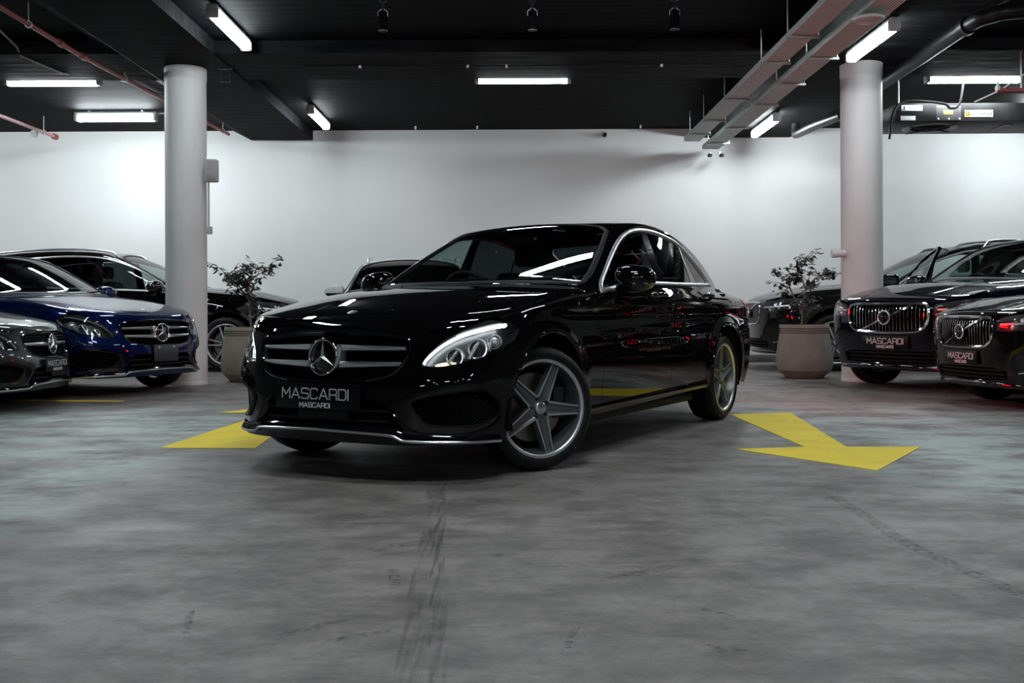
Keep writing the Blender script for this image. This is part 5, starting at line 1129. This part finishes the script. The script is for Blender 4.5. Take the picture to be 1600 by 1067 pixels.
# tyre marks and scuffs lying on the concrete
def scuff_material(name, dens, scale, stretch):
    m = bpy.data.materials.new(name); m.use_nodes = True; nt = m.node_tree; L = nt.links.new; N = nt.nodes.new; b = nt.nodes['Principled BSDF']
    b.inputs['Base Color'].default_value = (.014, .013, .0125, 1); b.inputs['Roughness'].default_value = .7
    tc = N('ShaderNodeTexCoord'); mp = N('ShaderNodeMapping'); mp.inputs['Scale'].default_value = stretch; n = N('ShaderNodeTexNoise'); n.inputs['Scale'].default_value = scale; n.inputs['Detail'].default_value = 7; r = N('ShaderNodeValToRGB')
    r.color_ramp.elements[0].position = .44; r.color_ramp.elements[1].position = .70; r.color_ramp.elements[1].color = (dens, dens, dens, 1)
    t = N('ShaderNodeBsdfTransparent'); mx = N('ShaderNodeMixShader'); L(tc.outputs['Object'], mp.inputs[0]); L(mp.outputs[0], n.inputs[0]); L(n.outputs[0], r.inputs[0]); L(r.outputs[0], mx.inputs[0]); L(t.outputs[0], mx.inputs[1]); L(b.outputs[0], mx.inputs[2]); L(mx.outputs[0], nt.nodes['Material Output'].inputs[0]); return m
SC = scuff_material('tyre_rubber_marks', .27, 14, (4.5, .22, 1)); SC2 = scuff_material('dark_scuffs', .5, 45, (1, 1.6, 1))
def ribbon(pts, w, mat, name='tyre_mark'):
    P = [Vector((p[0], p[1], 0)) for p in cr(pts, 5)]; V, F = [], []
    for i, p in enumerate(P):
        t = (P[min(i+1, len(P)-1)]-P[max(i-1, 0)]).normalized(); nn = Vector((-t.y, t.x, 0))*w/2; V += [(p+nn)+Vector((0, 0, .0012)), (p-nn)+Vector((0, 0, .0012))]
    F = [(2*i, 2*i+1, 2*i+3, 2*i+2) for i in range(len(P)-1)]; return link(name, mesh_from(V, F), mat, fl)
ribbon([(-.359, 4.95), (-.33, 4.43), (-.31, 4.09), (-.265, 2.98), (-.225, 2.27), (-.2, 1.9)], .085, SC); ribbon([(-.31, 4.1), (-.22, 3.0), (-.17, 2.27), (-.15, 1.9)], .05, SC)
ribbon([(-.355, 4.75), (-.345, 4.5)], .09, SC2); ribbon([(-.49, 3.54), (-.40, 3.62), (-.30, 3.69)], .06, SC2, 'scuff_mark'); ribbon([(-.385, 3.28), (-.35, 3.05)], .035, SC2, 'scuff_mark'); ribbon([(-.60, 2.60), (-.5, 2.70), (-.43, 2.75)], .03, SC2, 'scuff_mark'); ribbon([(-.47, 2.56), (-.32, 2.65)], .03, SC2, 'scuff_mark')
ribbon([(.29, 3.15), (.40, 3.22), (.52, 3.31)], .05, SC2, 'scuff_mark'); ribbon([(.51, 2.84), (.60, 2.75)], .02, SC2, 'scuff_mark'); ribbon([(.12, 2.45), (.165, 2.68)], .02, SC2, 'scuff_mark'); ribbon([(.47, 2.50), (.56, 2.47)], .05, SC2, 'scuff_mark'); ribbon([(1.42, 4.55), (1.40, 3.9), (1.39, 3.6), (1.43, 3.2), (1.47, 2.95)], .06, SC2, 'scuff_mark'); ribbon([(-.90, 2.86), (-.84, 2.63)], .02, SC2, 'scuff_mark')
# --- potted trees
def potted_tree(loc, potcol, H, R, seed, lab, stems):
    rnd = random.Random(seed); e = empty('potted_tree', loc)
    pm = noise_mat('pot_clay_%d' % seed, tuple(c*.72 for c in potcol), potcol, 5, 8, .7, .15, (1, 1, 1), .3, .7)
    prof = [(0, 0), (R*.60, 0), (R*.66, .015*H), (R*.70, .045*H), (R*.93, .15*H), (R, .27*H), (R*.985, .42*H), (R*.92, .65*H), (R*.86, .84*H)]
    for g in (.835, .875, .915): prof += [(R*.862, g*H), (R*.815, (g+.004)*H), (R*.815, (g+.018)*H), (R*.862, (g+.022)*H)]
    prof += [(R*.86, .99*H), (R*.85, H), (R*.79, H), (R*.77, .93*H), (0, .92*H)]
    lathe('pot', prof, pm, e, 56, 'z', 30); lathe('soil', [(0, .945*H), (R*.775, .94*H)], pmat('potting_soil_%d' % seed, (.03, .022, .016), .9), e, 32)
    bark = pmat('bark_%d' % seed, (.16, .13, .10), .8); tips = []
    for st in stems:
        P = [Vector((p[0], p[1], p[2])) for p in st]; pp = cr([tuple(p) for p in P], 4); tube('stem', [tuple(p) for p in pp], [max(.005, .013-.009*i/len(pp)) for i in range(len(pp))], bark, e, 7)
        for k in range(6):
            b0 = Vector(pp[-1-k*2]) if len(pp) > 2*k+1 else Vector(pp[-1]); a = rnd.uniform(0, 6.28); d = Vector((math.cos(a), math.sin(a)*.7, rnd.uniform(.1, .8))); ln = rnd.uniform(.14, .27)
            q = [b0, b0+d*ln*.5+Vector((0, 0, .02)), b0+d*ln+Vector((0, 0, -.02))]; tube('twig', [tuple(v) for v in cr(q, 3)], [.005, .005, .0045, .004, .0035, .003, .0025], bark, e, 5); tips.append(q)
    V, F = [], []
    for q in tips:
        for i in range(17):
            t = rnd.uniform(.25, 1.05); c = q[0].lerp(q[2], t)+Vector((rnd.gauss(0, .028), rnd.gauss(0, .028), rnd.gauss(0, .025))); l = rnd.uniform(.06, .105); a = rnd.uniform(0, 6.28); d = Vector((math.cos(a), math.sin(a), rnd.uniform(-.9, .1))).normalized(); n = d.cross(Vector((0, 0, 1))).normalized()*l*.24; up = Vector((0, 0, l*.08)); k = len(V)
            V += [c, c+d*l*.35+n-up, c+d*l*.35+up*.6, c+d*l*.35-n-up, c+d*l*.7+n*.7-up, c+d*l*.7+up*.3, c+d*l*.7-n*.7-up, c+d*l]; F += [(k, k+1, k+2), (k, k+2, k+3), (k+1, k+4, k+5, k+2), (k+2, k+5, k+6, k+3), (k+4, k+7, k+5), (k+5, k+7, k+6)]
    tag(link('foliage', mesh_from(V, F), pmat('dark_leaf_%d' % seed, (.018, .022, .017), .5), e), kind='stuff')
    tag(e, lab, 'potted plant'); return e
potted_tree((-3.22, 12.45, 0), (.27, .26, .19), .66, .315, 3, 'small dark-leaved tree in a pale beige pot beside the left column', [[(.05, 0, .6), (.03, 0, .9), (-.01, 0, 1.16), (-.05, 0, 1.36)], [(.03, 0, .9), (.0, .02, 1.1), (-.16, .03, 1.26), (-.28, .0, 1.33)], [(.0, 0, 1.1), (.07, -.02, 1.25), (.20, .0, 1.33)], [(.02, 0, 1.0), (-.08, -.05, 1.15), (-.10, -.1, 1.22)]])
potted_tree((3.60, 12.62, 0), (.245, .225, .195), .655, .345, 11, 'sparse dark-leaved tree in a brown-grey clay pot beside the right column', [[(-.03, 0, .6), (-.02, 0, .85), (.02, 0, 1.1), (.08, .0, 1.28)], [(-.025, 0, .78), (-.12, .02, 1.0), (-.20, .03, 1.18), (-.30, 0, 1.27)], [(.02, 0, 1.1), (-.04, -.02, 1.25), (-.06, .0, 1.40)], [(.02, 0, 1.08), (.14, .02, 1.22), (.24, 0, 1.27)]])
# ------------------------------------------------------------------ the cars
hero = make_car('saloon_car', build_sedan, 'black_paint', (-.563, 5.743), .5243, 'glossy black saloon with lit headlights and silver five-spoke wheels, front centre', res=.020, steer=math.radians(-29))
make_car('saloon_car', build_sedan, 'blue_paint', (-4.33, 10.88), -1.154, 'metallic dark blue saloon with a blank grey plate, before the left column', (1.05, 1.05, 1.05), res=.034, lamps_on=False, plate=None)
make_car('saloon_car', build_sedan, 'grey_paint', (-4.79, 9.09), -1.60, 'graphite grey saloon cut off by the left edge of the picture', (.93, .93, .93), res=.04, lamps_on=False, facelift=True)
make_car('suv_car', build_suv, 'black_paint', (-4.06, 15.45), -math.pi/2, 'tall black car with roof rails seen side-on along the back wall at left', (1.05, 1.02, 1.07), res=.05, face='bars', wtrim='trim')
make_car('suv_car', build_suv, 'white_paint', (-1.45, 13.35), 0.0, 'white car parked by the back wall, mostly hidden behind the black saloon', (.92, 1.06, 1.0), res=.06, face='bars', detail=False, screen='tint', mirror='white_paint', mirror_y=.955)
make_car('suv_car', build_suv, 'darkgrey_paint', (4.42, 14.9), math.pi/2, 'dark grey car seen side-on behind the right pot, with its front door open', (1.12, 1.02, 1.08), res=.05, wtrim='trim', open_door=-1.60, seats='cream', glass_rear='glass', detail=False)
make_car('suv_car', build_suv, 'navy_paint', (4.57, 10.88), 1.03, 'midnight navy car with a chrome slatted grille facing the camera before the right column', (1.05, 1.05, 1.02), res=.034, seats='cream')
make_car('suv_car', build_suv, 'onyx_paint', (4.55, 8.82), 1.417, 'black car with a chrome slatted grille at the right edge of the picture', (.86, .84, .87), res=.034, rails=False)
